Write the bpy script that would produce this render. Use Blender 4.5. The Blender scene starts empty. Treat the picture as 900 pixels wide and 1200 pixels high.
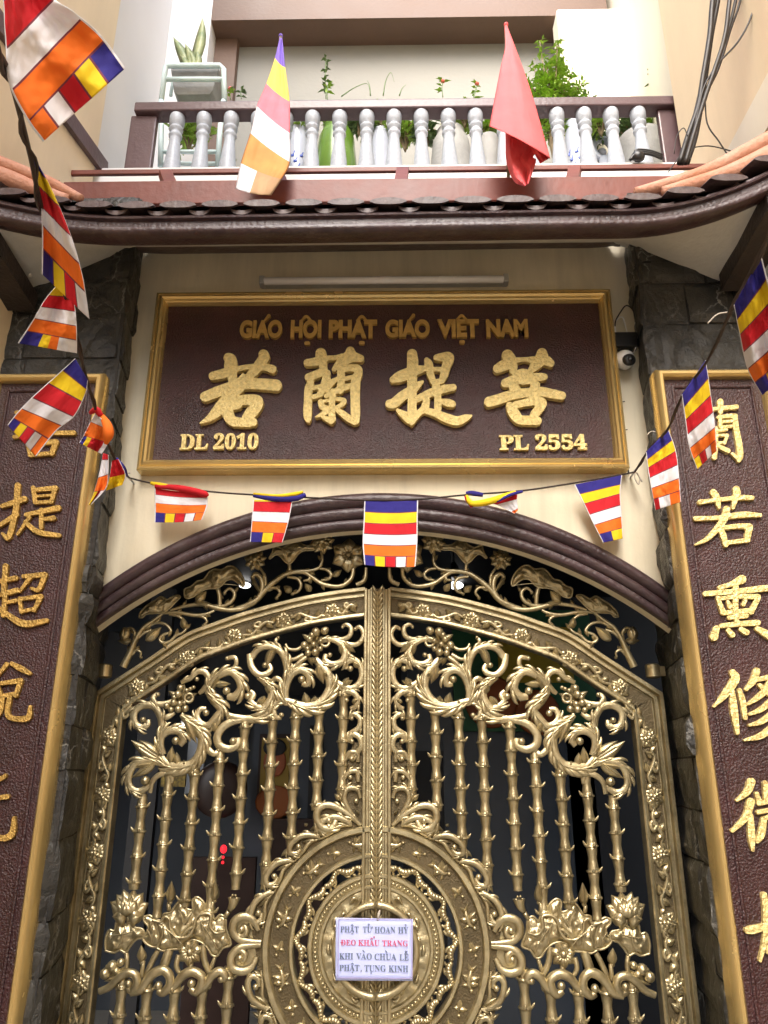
import bpy, bmesh, math, random
import numpy as np
from mathutils import Vector, noise, geometry
random.seed(7)
PI = math.pi
S = bpy.context.scene
R_ = math.radians

# ------------------------------------------------------------ camera, light, exposure
CAM = Vector((0.07508, -3.0, 1.55)); PITCH, YAW, ROLL, FPX = 0.331809, 0.016917, 0.002158, 901.0
_f = Vector((-math.sin(YAW)*math.cos(PITCH), math.cos(YAW)*math.cos(PITCH), math.sin(PITCH)))
_r0 = Vector((math.cos(YAW), math.sin(YAW), 0)); _u0 = _r0.cross(_f)
CR = _r0*math.cos(ROLL) + _u0*math.sin(ROLL); CU = _u0*math.cos(ROLL) - _r0*math.sin(ROLL); CF = _f
cam_d = bpy.data.cameras.new('camera'); cam = bpy.data.objects.new('camera', cam_d)
S.collection.objects.link(cam); S.camera = cam
from mathutils import Matrix
m3 = Matrix((CR, CU, -CF)).transposed()
cam.matrix_world = Matrix.Translation(CAM) @ m3.to_4x4()
cam_d.sensor_fit = 'VERTICAL'; cam_d.sensor_height = 36; cam_d.sensor_width = 27; cam_d.lens = FPX/1200*36
cam_d.clip_start = 0.02; cam_d.clip_end = 500

SUN_EL, SUN_AZ = 44, -16         # degrees; soft sun behind the viewer, a little to the left
W = bpy.data.worlds.new('World'); S.world = W; W.use_nodes = True
wn = W.node_tree; bg = wn.nodes['Background']
sky = wn.nodes.new('ShaderNodeTexSky'); sky.sky_type = 'NISHITA'; sky.sun_disc = False
sky.sun_elevation = R_(SUN_EL); sky.sun_rotation = R_(180-SUN_AZ); sky.dust_density = 3.0; sky.ozone_density = 1.0
wn.links.new(sky.outputs[0], bg.inputs[0]); bg.inputs[1].default_value = 0.15
sl = bpy.data.lights.new('sun', 'SUN'); sun = bpy.data.objects.new('sun', sl); S.collection.objects.link(sun)
sl.energy = 1.5; sl.angle = R_(48); sl.color = (1.0, 0.965, 0.90)
sd = Vector((math.sin(R_(SUN_AZ))*math.cos(R_(SUN_EL)), -math.cos(R_(SUN_AZ))*math.cos(R_(SUN_EL)), math.sin(R_(SUN_EL))))
sun.rotation_euler = sd.to_track_quat('Z', 'Y').to_euler()
vs = S.view_settings; vs.view_transform = 'Standard'; vs.look = 'None'; vs.gamma = 1; vs.use_curve_mapping = False
vs.exposure = 2.1

# ------------------------------------------------------------ surveying: photo pixel -> point on a known plane
def ray(px, py): return CF + CR*((px-450)/FPX) - CU*((py-600)/FPX)
def at(px, py, Y):
    d = ray(px, py); return CAM + d*((Y-CAM.y)/d.y)
def atX(px, py, X):
    d = ray(px, py); return CAM + d*((X-CAM.x)/d.x)
def xz(px, py, Y=0.0):
    p = at(px, py, Y); return (p.x, p.z)

# ------------------------------------------------------------ objects
ORG = {}
def props(o, label=None, cat=None, group=None, kind=None):
    if label: o['label'] = label
    if cat: o['category'] = cat
    if group: o['group'] = group
    if kind: o['kind'] = kind
    return o
def thing(name, label, cat, loc=(0, 0, 0), group=None):
    o = bpy.data.objects.new(name, None); S.collection.objects.link(o); o.location = loc; o.empty_display_size = .05
    ORG[o.name] = Vector(loc); return props(o, label, cat, group)
def put(me, name, mats, parent=None, smooth=True, origin=None):
    o = bpy.data.objects.new(name, me); S.collection.objects.link(o)
    org = ORG[parent.name] if parent is not None else (Vector(origin) if origin is not None else Vector((0, 0, 0)))
    if org.length > 0: me.transform(Matrix.Translation(-org))
    if parent is not None: o.parent = parent
    else: o.location = org
    ORG[o.name] = org
    if not isinstance(mats, (list, tuple)): mats = [mats]
    if len(me.materials) == 0:
        for m in mats: me.materials.append(m)
    if smooth is not None:
        me.polygons.foreach_set('use_smooth', [bool(smooth)]*len(me.polygons))
    me.update(); return o
class MB:
    def __init__(s): s.v = []; s.f = []; s.mi = []; s.m = 0
    def add(s, vs, fs):
        b = len(s.v); s.v += [tuple(v) for v in vs]
        for f in fs: s.f.append(tuple(b+i for i in f)); s.mi.append(s.m)
    def box(s, x0, x1, y0, y1, z0, z1):
        s.add([(x0,y0,z0),(x1,y0,z0),(x1,y1,z0),(x0,y1,z0),(x0,y0,z1),(x1,y0,z1),(x1,y1,z1),(x0,y1,z1)],
              [(0,3,2,1),(4,5,6,7),(0,1,5,4),(1,2,6,5),(2,3,7,6),(3,0,4,7)])
    def prism(s, a, b):                      # two matching closed loops joined and capped
        n = len(a); s.add(list(a)+list(b), [tuple(range(n))[::-1], tuple(range(n, 2*n))] + [(i, (i+1)%n, n+(i+1)%n, n+i) for i in range(n)])
    def loft(s, loops, closed=True, cap=False):
        n = len(loops[0]); vs = [v for l in loops for v in l]; fs = []
        for k in range(len(loops)-1):
            for i in range(n if closed else n-1):
                j = (i+1) % n; fs.append((k*n+i, k*n+j, (k+1)*n+j, (k+1)*n+i))
        if cap: fs += [tuple(range(n))[::-1], tuple(range((len(loops)-1)*n, len(loops)*n))]
        s.add(vs, fs)
    def ball(s, c, r, sy=1.0, n=10, m=7, sz=1.0):
        loops = []
        for k in range(m+1):
            t = PI*k/m; rr = max(math.sin(t), 1e-3)*r
            loops.append([(c[0]+rr*math.cos(2*PI*i/n), c[1]-math.cos(t)*r*sy, c[2]+rr*sz*math.sin(2*PI*i/n)) for i in range(n)])
        s.loft(loops)
    def lathe(s, prof, x, y, n=16):          # profile (r, z) about a vertical axis
        s.loft([[(x+r*math.cos(2*PI*i/n), y+r*math.sin(2*PI*i/n), z) for i in range(n)] for r, z in prof], cap=True)
    def tube(s, pts, rs, n=8, cap=True):
        pts = [Vector(p) for p in pts]; loops = []; ref = None
        if not isinstance(rs, (list, tuple)): rs = [rs]*len(pts)
        for i, p in enumerate(pts):
            t = (pts[min(i+1, len(pts)-1)]-pts[max(i-1, 0)])
            t = t.normalized() if t.length > 1e-9 else Vector((0, 0, 1))
            if ref is None:
                ref = Vector((1, 0, 0)) if abs(t.x) < .8 else Vector((0, 1, 0))
            a = (ref - t*ref.dot(t)).normalized(); b = t.cross(a); ref = a
            loops.append([p + a*math.cos(2*PI*k/n)*rs[i] + b*math.sin(2*PI*k/n)*rs[i] for k in range(n)])
        s.loft(loops, cap=cap)
    def build(s, name, mats, parent=None, smooth=True, origin=None, sharp=None):
        me = bpy.data.meshes.new(name); me.from_pydata(s.v, [], s.f)
        bm = bmesh.new(); bm.from_mesh(me)
        if not getattr(s, 'keep', False): bmesh.ops.recalc_face_normals(bm, faces=bm.faces)
        bm.to_mesh(me); bm.free()
        if not isinstance(mats, (list, tuple)): mats = [mats]
        for m in mats: me.materials.append(m)
        me.polygons.foreach_set('material_index', s.mi)
        o = put(me, name, mats, parent, smooth, origin)
        if smooth and sharp:
            me.set_sharp_from_angle(angle=R_(sharp))
        return o
def bevel(o, w=.004, seg=2, ang=40):
    md = o.modifiers.new('bevel', 'BEVEL'); md.width = w; md.segments = seg; md.limit_method = 'ANGLE'; md.angle_limit = R_(ang)
    return o

def spline(pts, per=6):                      # Catmull-Rom through points of any dimension
    P = [np.array(p, float) for p in pts]
    if len(P) < 3: return [P[0]+(P[-1]-P[0])*t for t in np.linspace(0, 1, per+1)]
    Q = [2*P[0]-P[1]] + P + [2*P[-1]-P[-2]]; out = []
    for i in range(1, len(Q)-2):
        for k in range(per):
            t = k/per; a, b, c, d = Q[i-1], Q[i], Q[i+1], Q[i+2]
            out.append(.5*((2*b)+(c-a)*t+(2*a-5*b+4*c-d)*t*t+(3*b-a-3*c+d)*t**3))
    out.append(P[-1]); return out

# ------------------------------------------------------------ materials
def nodes(name):
    m = bpy.data.materials.new(name); m.use_nodes = True; return m, m.node_tree, m.node_tree.nodes['Principled BSDF']
def mat(name, col, rough=.5, metal=0.0, var=.12, vscale=6, bump=0.0, bscale=40, col2=None, spec=.5, coat=0, detail=5, rvar=0.1, bdist=.02, streak=0.0, tarn=None):
    m, t, b = nodes(name); N = t.nodes.new; L = t.links.new
    tc = N('ShaderNodeTexCoord')
    nz = N('ShaderNodeTexNoise'); nz.inputs['Scale'].default_value = vscale; nz.inputs['Detail'].default_value = detail
    L(tc.outputs['Object'], nz.inputs['Vector'])
    rp = N('ShaderNodeValToRGB'); rp.color_ramp.elements[0].position = .3; rp.color_ramp.elements[1].position = .7
    c2 = col2 or tuple(c*(1-var) for c in col)
    rp.color_ramp.elements[0].color = (*c2, 1); rp.color_ramp.elements[1].color = (*(col if col2 else tuple(min(1, c*(1+var)) for c in col)), 1)
    L(nz.outputs['Fac'], rp.inputs['Fac']); L(rp.outputs[0], b.inputs['Base Color'])
    src = rp.outputs[0]
    if streak or tarn:                           # rain streaks and grime, or tarnish patches
        mp = N('ShaderNodeMapping'); mp.inputs['Scale'].default_value = (4, 4, .5) if streak else (1, 1, 1); L(tc.outputs['Object'], mp.inputs['Vector'])
        n3 = N('ShaderNodeTexNoise'); n3.inputs['Scale'].default_value = 1.3 if streak else 16; n3.inputs['Detail'].default_value = 7; n3.inputs['Roughness'].default_value = .68; L(mp.outputs[0], n3.inputs['Vector'])
        r3 = N('ShaderNodeValToRGB'); r3.color_ramp.elements[0].position = .44; r3.color_ramp.elements[1].position = .74; L(n3.outputs['Fac'], r3.inputs['Fac'])
        mu = N('ShaderNodeMath'); mu.operation = 'MULTIPLY'; mu.inputs[1].default_value = streak or .75; L(r3.outputs[0], mu.inputs[0])
        mx = N('ShaderNodeMix'); mx.data_type = 'RGBA'; L(mu.outputs[0], mx.inputs['Factor']); L(src, mx.inputs['A']); mx.inputs['B'].default_value = (*(tarn or tuple(c*.45 for c in col)), 1); src = mx.outputs['Result']
        L(src, b.inputs['Base Color'])
    mr = N('ShaderNodeMapRange'); mr.inputs['To Min'].default_value = max(.02, rough-rvar); mr.inputs['To Max'].default_value = min(1, rough+rvar)
    L(nz.outputs['Fac'], mr.inputs['Value']); L(mr.outputs[0], b.inputs['Roughness'])
    b.inputs['Metallic'].default_value = metal; b.inputs['Specular IOR Level'].default_value = spec; b.inputs['Coat Weight'].default_value = coat
    if bump:
        n2 = N('ShaderNodeTexNoise'); n2.inputs['Scale'].default_value = bscale; n2.inputs['Detail'].default_value = 4
        L(tc.outputs['Object'], n2.inputs['Vector'])
        bp = N('ShaderNodeBump'); bp.inputs['Strength'].default_value = bump; bp.inputs['Distance'].default_value = bdist
        L(n2.outputs['Fac'], bp.inputs['Height']); L(bp.outputs[0], b.inputs['Normal'])
    return m
def emis(name, col, s):
    m, t, b = nodes(name); b.inputs['Base Color'].default_value = (*col, 1)
    b.inputs['Emission Color'].default_value = (*col, 1); b.inputs['Emission Strength'].default_value = s; return m

M = {}
M['brass'] = mat('antique brass paint', (.51, .435, .26), .34, .80, .13, 9, .25, 120, bdist=.004, tarn=(.20, .155, .08))
M['brass_floor'] = mat('dull brass ground', (.115, .088, .045), .5, .55, .2, 14, .5, 160, bdist=.006)
M['leafgold'] = mat('gold leaf', (.80, .64, .27), .36, .30, .18, 70, 1.0, 85, bdist=.010)
M['leafgold_shaded'] = mat('shaded gold leaf', (.52, .33, .09), .42, .65, .25, 40, .8, 120, bdist=.01)  # darker copy of the gold leaf, left board's shade put in
M['framegold'] = mat('gilded frame', (.68, .51, .22), .26, .7, .08, 4, 0, 60, rvar=.05)
M['textgold'] = mat('gold lettering', (.52, .33, .10), .45, .5, .15, 30, .2, 90)
M['lacquer'] = mat('rough brown lacquer', (.038, .0095, .0105), .33, 0, .25, 10, .8, 150, spec=.55, bdist=.007)
M['trim'] = mat('brown gloss trim paint', (.048, .025, .028), .36, 0, .3, 9, .2, 70, rvar=.16, tarn=(.085, .062, .058))
M['cream'] = mat('cream wall paint', (.76, .69, .52), .7, 0, .05, 1.6, .15, 60, bdist=.004, streak=.5)
M['peach'] = mat('peach wall paint', (.74, .61, .42), .7, 0, .05, 1.1, .15, 40, bdist=.004, streak=.13)
M['palecream'] = mat('pale cream paint', (.78, .73, .60), .7, 0, .05, 1.3, .12, 40, bdist=.004, streak=.12)
M['white'] = mat('white slab and sunlit wall paint', (.72, .71, .70), .65, 0, .04, 1.5, .1, 50, bdist=.003)
M['soffit'] = mat('grey soffit render', (.55, .55, .53), .8, 0, .1, 3, .2, 50, streak=.3)
M['greywall'] = mat('grey plaster', (.27, .265, .24), .75, 0, .07, 1.5, .1, 40)
M['brownbeam'] = mat('brown painted concrete', (.135, .080, .055), .6, 0, .1, 3, .1, 40)
M['rail'] = mat('brown purple rail paint', (.095, .055, .060), .35, 0, .12, 5, .1, 50)
M['redwood'] = mat('red brown painted timber', (.150, .034, .020), .5, 0, .2, 5, .1, 30)
M['tile'] = mat('dark glazed roof tile', (.062, .036, .036), .5, 0, .3, 9, .2, 40, tarn=(.15, .12, .11))
M['terracotta'] = mat('terracotta ridge', (.42, .17, .09), .6, 0, .2, 8, .3, 60, col2=(.50, .27, .19))
M['baluster'] = mat('glazed white baluster', (.42, .46, .52), .40, 0, .12, 14, .15, 60, streak=.35)
M['black'] = mat('black plastic', (.012, .012, .013), .4, 0, .2, 10)
M['darkbrown'] = mat('dark timber', (.028, .020, .018), .5, 0, .25, 8, .3, 60)
M['grey'] = mat('grey metal', (.45, .46, .47), .4, .4, .1, 10)
M['tube'] = mat('unlit tube glass', (.82, .82, .84), .25, 0, .03, 5)
M['plastic'] = mat('white plastic', (.78, .78, .78), .35, 0, .04, 5)
M['cable'] = mat('dark cable', (.022, .017, .014), .5, 0, .3, 20)
M['cord'] = mat('brown cord', (.035, .022, .018), .7, 0, .3, 60)
M['string'] = mat('pale string', (.5, .45, .38), .8, 0, .2, 60)
M['paper'] = mat('lilac white paper', (.56, .62, .97), .6, 0, .03, 3)
M['ink'] = mat('grey blue ink', (.13, .17, .26), .7, 0, .1, 20)
M['redink'] = mat('pink red ink', (.62, .10, .20), .7, 0, .1, 20)
M['leaf'] = mat('bright leaf', (.26, .42, .05), .5, 0, .35, 30, spec=.4)
M['leaf2'] = mat('grey green leaf', (.10, .17, .05), .5, 0, .35, 30)
M['snake'] = mat('snake plant leaf', (.20, .27, .13), .45, 0, .5, 18, col2=(.45, .47, .24))
M['stem'] = mat('plant stem', (.16, .12, .06), .7, 0, .3, 20)
M['petal'] = mat('pink petals', (.7, .14, .12), .5, 0, .2, 20)
M['greenpot'] = mat('green glazed pot', (.09, .18, .02), .25, 0, .12, 7)
M['greypot'] = mat('grey cement pot', (.26, .26, .25), .7, 0, .2, 9, .2, 40)
M['whitepot'] = mat('white ceramic', (.36, .39, .46), .25, 0, .06, 5)
M['bluepot'] = mat('cobalt glaze', (.05, .09, .38), .25, 0, .3, 20)
M['mintmetal'] = mat('mint painted metal', (.62, .76, .76), .4, 0, .08, 10)
M['soil'] = mat('soil', (.04, .03, .02), .9, 0, .3, 30, .5, 60)
M['ground'] = mat('concrete paving', (.32, .31, .29), .85, 0, .15, 2, .3, 30)
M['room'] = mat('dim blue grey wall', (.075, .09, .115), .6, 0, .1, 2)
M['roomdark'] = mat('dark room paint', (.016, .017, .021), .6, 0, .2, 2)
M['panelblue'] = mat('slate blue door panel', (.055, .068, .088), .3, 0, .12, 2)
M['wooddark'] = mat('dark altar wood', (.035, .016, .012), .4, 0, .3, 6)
M['clothgold'] = mat('gold brocade', (.45, .32, .06), .6, 0, .7, 55, col2=(.06, .04, .02))
M['lampon'] = emis('lit ceiling lamp', (1.0, .97, .92), 1.6)
M['redlamp'] = emis('red votive lamp', (1.0, .02, .03), .45)
M['lensglass'] = mat('dark lens', (.01, .01, .012), .08, 0, .1, 5)
for k, c in dict(blue=(.030, .025, .21), yellow=(.78, .56, .02), red=(.55, .018, .028), white=(.74, .74, .80), orange=(.82, .17, .02)).items():
    M['f_'+k] = mat('flag cloth '+k, c, .75, 0, .10, 14, .25, 420, spec=.2, bdist=.002)
for k, c in dict(blue=(.20, .13, .50), yellow=(.78, .60, .12), red=(.78, .20, .25), white=(.68, .67, .72), orange=(.58, .27, .09), tan=(.44, .28, .155)).items():
    M['d_'+k] = mat('light washed cloth '+k, c, .8, 0, .12, 10, .3, 300, spec=.2, bdist=.003)  # paler flag colours, light through the cloth put into them
M['redcloth'] = mat('plain red cloth', (.84, .14, .15), .75, 0, .08, 9, .2, 300, spec=.2, bdist=.003)

M['seam'] = mat('dark seam thread', (.16, .025, .05), .8, 0, .2, 30)
M['mortar'] = mat('dark mortar', (.03, .028, .026), .85, 0, .3, 12, .5, 60)
def slate():
    m, t, b = nodes('split slate cladding'); N = t.nodes.new; L = t.links.new
    tc = N('ShaderNodeTexCoord')
    n1 = N('ShaderNodeTexNoise'); n1.inputs['Scale'].default_value = 5; n1.inputs['Detail'].default_value = 9; n1.inputs['Roughness'].default_value = .65
    L(tc.outputs['Object'], n1.inputs['Vector'])
    r1 = N('ShaderNodeValToRGB'); e = r1.color_ramp.elements
    e[0].position = .32; e[0].color = (.006, .006, .0065, 1); e[1].position = .72; e[1].color = (.058, .055, .046, 1)
    L(n1.outputs['Fac'], r1.inputs['Fac'])
    v = N('ShaderNodeTexVoronoi'); v.feature = 'DISTANCE_TO_EDGE'; v.inputs['Scale'].default_value = 9.0
    mp = N('ShaderNodeMapping'); mp.inputs['Scale'].default_value = (1.0, 1.0, .72); L(tc.outputs['Object'], mp.inputs['Vector'])
    wv = N('ShaderNodeVectorMath'); wv.operation = 'MULTIPLY_ADD'; wv.inputs[1].default_value = (.16, .16, .16)
    L(n1.outputs['Color'], wv.inputs[0]); L(mp.outputs[0], wv.inputs[2]); L(wv.outputs[0], v.inputs['Vector'])
    r2 = N('ShaderNodeValToRGB'); e = r2.color_ramp.elements; e[0].position = .0; e[0].color = (1, 1, 1, 1); e[1].position = .030; e[1].color = (0, 0, 0, 1)
    L(v.outputs['Distance'], r2.inputs['Fac'])
    n3 = N('ShaderNodeTexNoise'); n3.inputs['Scale'].default_value = 3.3; L(tc.outputs['Object'], n3.inputs['Vector'])
    mm = N('ShaderNodeMath'); mm.operation = 'MULTIPLY'; L(r2.outputs[0], mm.inputs[0])
    r3 = N('ShaderNodeValToRGB'); r3.color_ramp.elements[0].position = .42; r3.color_ramp.elements[1].position = .60; L(n3.outputs['Fac'], r3.inputs['Fac'])
    L(r3.outputs[0], mm.inputs[1])
    mx = N('ShaderNodeMix'); mx.data_type = 'RGBA'; mx.inputs['B'].default_value = (.24, .24, .225, 1)
    L(mm.outputs[0], mx.inputs['Factor']); L(r1.outputs[0], mx.inputs['A']); L(mx.outputs['Result'], b.inputs['Base Color'])
    b.inputs['Roughness'].default_value = .42
    bp = N('ShaderNodeBump'); bp.inputs['Strength'].default_value = .9; bp.inputs['Distance'].default_value = .035
    ad = N('ShaderNodeMath'); ad.operation = 'ADD'; r4 = N('ShaderNodeMath'); r4.operation = 'MINIMUM'; r4.inputs[1].default_value = .12
    L(v.outputs['Distance'], r4.inputs[0]); L(r4.outputs[0], ad.inputs[0]); L(n1.outputs['Fac'], ad.inputs[1])
    L(ad.outputs[0], bp.inputs['Height']); L(bp.outputs[0], b.inputs['Normal']); return m
M['slate'] = slate()
def atZ(px, py, Z):
    d = ray(px, py); return CAM + d*((Z-CAM.z)/d.z)
def cdt(outline, holes=(), inner=()):
    vs = [Vector(p) for p in outline]; n = len(vs); edges = [(i, (i+1) % n) for i in range(n)]; k = n
    for h in holes:
        vs += [Vector(p) for p in h]; edges += [(k+i, k+(i+1) % len(h)) for i in range(len(h))]; k += len(h)
    vs += [Vector(p) for p in inner]
    r = geometry.delaunay_2d_cdt(vs, edges, [list(range(n))], 1, 1e-7)
    return [tuple(v) for v in r[0]], r[2]
def plate(mb, outline, y0, y1):              # solid slab: outline in x,z from y0 (front) to y1
    v, f = cdt(outline)
    mb.add([(x, y0, z) for x, z in v], f); mb.add([(x, y1, z) for x, z in v], f)
    n = len(outline)
    mb.add([(x, y0, z) for x, z in outline]+[(x, y1, z) for x, z in outline], [(i, (i+1) % n, n+(i+1) % n, n+i) for i in range(n)])
def frame_loops(mb, x0, x1, z0, z1, prof):   # mitred rectangular moulding, profile (inset, y)
    mb.loft([[(x0+d, y, z0+d), (x1-d, y, z0+d), (x1-d, y, z1-d), (x0+d, y, z1-d)] for d, y in prof])
def box_ob(name, x0, x1, y0, y1, z0, z1, m, parent=None, bw=.006):
    b = MB(); b.box(x0, x1, y0, y1, z0, z1); o = b.build(name, m, parent, smooth=False)
    if bw: bevel(o, bw)
    return o

# ------------------------------------------------------------ ground
b = MB(); b.box(-100, 100, -100, 100, -.3, 0)
props(b.build('ground', M['ground'], smooth=False), kind='structure')

# ------------------------------------------------------------ temple front wall with its arched opening
ACX, ACZ, AR1 = .017, .942, 1.643
AIZ, AR0 = .790, 1.660                 # the inner curve is flatter than the outer one
WF, WB = -.20, -.125
fw = thing('temple_facade', 'cream plastered temple front wall with a dark moulded arch around the gate opening', 'wall', (0, WF, 0))
arc = []
OX0, OX1 = -1.130, 1.145
a0 = math.acos((OX0-ACX)/AR0); a1 = math.acos((OX1-ACX)/AR0)
for i in range(49):
    a = a0+(a1-a0)*i/48; arc.append((ACX+AR0*math.cos(a), AIZ+AR0*math.sin(a)))
out = [(-1.9, 0), (OX0, 0)] + arc + [(OX1, 0), (1.9, 0), (1.9, 3.80), (-1.9, 3.80)]
b = MB(); plate(b, out, WF, WB); b.build('wall', M['cream'], fw, smooth=False)
tp = [(-.004, .02), (0, -.012), (.006, -.022), (.020, -.026), (.034, -.022), (.038, -.012), (.042, -.026), (.054, -.038), (.068, -.042), (.082, -.036), (.086, -.024),
      (.092, -.040), (.106, -.056), (.122, -.060), (.138, -.050), (.146, -.034), (.148, .01)]
b = MB(); loops = []
for i in range(73):
    a = R_(133.2)+(R_(46.4)-R_(133.2))*i/72
    h_ = ACZ-AIZ; s_ = -h_*math.sin(a)+math.sqrt(AR0**2-(h_*math.cos(a))**2); q_ = (AR1-s_)/.146
    loops.append([(ACX+(s_+d*q_)*math.cos(a), WF+y*.65, ACZ+(s_+d*q_)*math.sin(a)) for d, y in tp])
b.loft(loops, closed=False); b.build('arch_moulding', M['trim'], fw, sharp=50)
# stone pilasters, each a thing
def pilaster(pl, label, sx):
    t = thing('stone_pilaster', label, 'pilaster', (pl[0][0]/2+pl[8][0]/2, -.2, 0), 'stone pilasters')
    b = MB(); b.loft([[(x, y, z) for x, y in pl] for z in (0, 3.86)], cap=True); b.build('core', M['mortar'], t, smooth=False)
    # irregular split stones laid up the front and round into the reveal
    run = [Vector((p[0], p[1], 0)) for p in (pl[0], pl[8], pl[13], pl[17])]; cum = [0]
    for k in range(3): cum.append(cum[-1]+(run[k+1]-run[k]).length)
    def on(s):
        k = 0 if s < cum[1] else (1 if s < cum[2] else 2); u = (s-cum[k])/(cum[k+1]-cum[k]); d = (run[k+1]-run[k]).normalized()
        return run[k].lerp(run[k+1], u), Vector((d.y, -d.x, 0))*sx
    b = MB(); z = .0; row = 0
    while z < 3.84:
        h = random.uniform(.10, .24); h = min(h, 3.86-z); s = -random.uniform(0, .2)
        while s < cum[3]-.01:
            w = random.uniform(.16, .42); s0, s1 = max(0, s)+.003, min(cum[3], s+w)-.003; s += w
            if s1-s0 < .02: continue
            if s0 < cum[1]-.02 < s1 and s1 < cum[1]+.06: s1 = cum[1]+.10; s = s1+.003
            nu, nv = max(2, int((s1-s0)/.03)), max(2, int(h/.03)); pd = random.uniform(.004, .020); tilt = random.uniform(-.010, .010); sd = random.random()*50
            cut = [random.uniform(-.014, .014) for _ in range(4)]; G = []; ring = []
            for j in range(nv+1):
                rw = []
                for i in range(nu+1):
                    u, v = i/nu, j/nv; ss = s0+(s1-s0)*u; zz = z+.003+(h-.006)*v+((1-v)*(cut[0]*(u-.5))+v*(cut[1]*(u-.5)))*.8
                    p, n = on(min(max(ss, 0), cum[3]-.001)); e = min(u, 1-u)*(s1-s0); f = min(v, 1-v)*h; ed = min(1, min(e, f)/.012)
                    dz = pd*(.35+.65*ed)+tilt*(v-.5)+.010*ed*noise.noise(Vector((ss*11, zz*11, sd)))+.005*ed*noise.noise(Vector((ss*31, zz*31, sd)))
                    q = p+n*max(.001, dz); rw.append((q.x, q.y, zz))
                G.append(rw)
            b.loft(G, closed=False)
            edge = G[0]+[r[-1] for r in G[1:]]+G[-1][-2::-1]+[r[0] for r in G[-2:0:-1]]
            bk = []
            for q in edge:
                bk.append((q[0]-0, q[1]+0, q[2]))
            mid = Vector(G[len(G)//2][len(G[0])//2]); pn = on(min(max((s0+s1)/2, 0), cum[3]-.001))[1]
            b.loft([edge, [tuple(Vector(q)-pn*.02) for q in edge]])
        z += h; row += 1
    b.keep = True; b.build('stone_cladding', M['slate'], t, smooth=False); return t
def pl_pts(xo, xf, xm, xb):
    P = []
    for (xa, ya), (xc, yc), n in (((xo, -.38), (xf, -.38), 8), ((xf, -.38), (xm, -.19), 5), ((xm, -.19), (xb, .12), 4), ((xb, .12), (xo, .12), 3)):
        for i in range(n): P.append((xa+(xc-xa)*i/n, ya+(yc-ya)*i/n))
    return P
pilaster(pl_pts(-1.75, -1.003, -1.036, -1.118), 'dark split slate pilaster left of the gate, largely behind the left couplet board', 1)
pilaster(pl_pts(1.80, 1.045, 1.080, 1.128), 'dark split slate pilaster on the right of the gate, next to the security camera', -1)

# ------------------------------------------------------------ alley walls either side
lw = thing('alley_wall', 'cream house wall along the left of the alley with a brown painted band', 'wall', (-1.45, -2, 0))
b = MB(); b.box(-1.75, -1.452, -11, .10, 0, 8.6); b.build('wall', M['peach'], lw, smooth=False)
p0 = atX(112, 197, -1.45); p1 = atX(72, 143, -1.45); wd = .085
b = MB(); dirv = (p1-p0).normalized(); s0 = p0-dirv*.10; s1 = p1+dirv*1.2; nrm = Vector((0, dirv.z, -dirv.y))
b.prism([s0, s1, s1+nrm*wd, s0+nrm*wd], [v+Vector((.025, 0, 0)) for v in (s0, s1, s1+nrm*wd, s0+nrm*wd)])
b.build('painted_band', M['rail'], lw, smooth=False)
rw = thing('alley_wall', 'peach house wall along the right of the alley behind the bundle of black cables', 'wall', (1.52, -2, 0))
b = MB(); b.box(1.522, 1.82, -11, .10, 0, 8.6); b.build('wall', M['peach'], rw, smooth=False)
q0 = atX(850, 190, 1.5); q1 = atX(900, 75, 1.5)
b = MB(); z0 = q0.z
b.box(1.498, 1.522, -6, min(q0.y, .05), 3.9, (q0.z+q1.z)/2); b.build('plaster_step', M['palecream'], rw, smooth=False)

ow = thing('unseen_light_wall', 'plain pale wall added unseen behind the viewer to shape the light', 'building', (0, -16, 0))  # unseen wall added to block low sky and shape the light
b = MB(); b.box(-6, 6, -16.4, -16, 0, 6.5); b.build('wall', M['palecream'], ow, smooth=False)
# ------------------------------------------------------------ canopy (tiled eave) above the sign
cn = thing('tiled_canopy', 'dark brown tiled eave with moulded fascia and upturned corners above the name board', 'canopy', (0, -.5, 3.3))
EZ, EY = 3.362, -.75
def eave(x):
    t = max(0, (abs(x)-.88)/.49); k = .45 if x < 0 else 1.0
    return EY-.045*t*t, EZ+.0035+.0055*max(-1, min(1, x/.7))+.105*k*t*t
xs = np.linspace(-1.62, 1.66, 83)
prof = [(.06, .012), (.02, 0), (-.012, -.002), (-.025, .004), (-.029, .014), (-.025, .025), (-.010, .029), (-.004, .031), (-.006, .062), (-.010, .063), (-.020, .066), (-.022, .072), (-.018, .077), (-.006, .079), (-.004, .092), (.02, .097), (.06, .097)]
b = MB(); b.loft([[(x, eave(x)[0]+dy, eave(x)[1]+dz) for dy, dz in prof] for x in xs], closed=True, cap=True)
b.build('fascia', M['trim'], cn, sharp=45)
b = MB(); n = 0
TW = .150; x = -1.60
while x < 1.62:
    ey, ez = eave(x)
    # cover tile (convex) and pan tile (concave) pairs
    for (xc, up, r, dy) in ((x, 1, .066, -.032), (x+TW/2, -1, .050, -.012)):
        lo = []
        for (t, yy, zz) in ((0, ey+dy, ez+.112), (.5, ey+.27, ez+.235), (1, ey+.50, ez+.345)):
            ring = []
            for i in range(9):
                a = PI*i/8; ring.append((xc+r*math.cos(a), yy, zz+up*.020*math.sin(a)+(0 if up > 0 else .010)))
            for i in range(9):
                a = PI*(8-i)/8; ring.append((xc+(r-.011)*math.cos(a), yy, zz+(-.024*math.sin(a)-.004 if up < 0 else -.007*math.sin(a)-.003)))
            lo.append(ring)
        b.loft(lo, cap=True)
    x += TW
b.build('tile_roof', M['tile'], cn, sharp=50)
b = MB()                                        # boarding under the tiles
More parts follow.
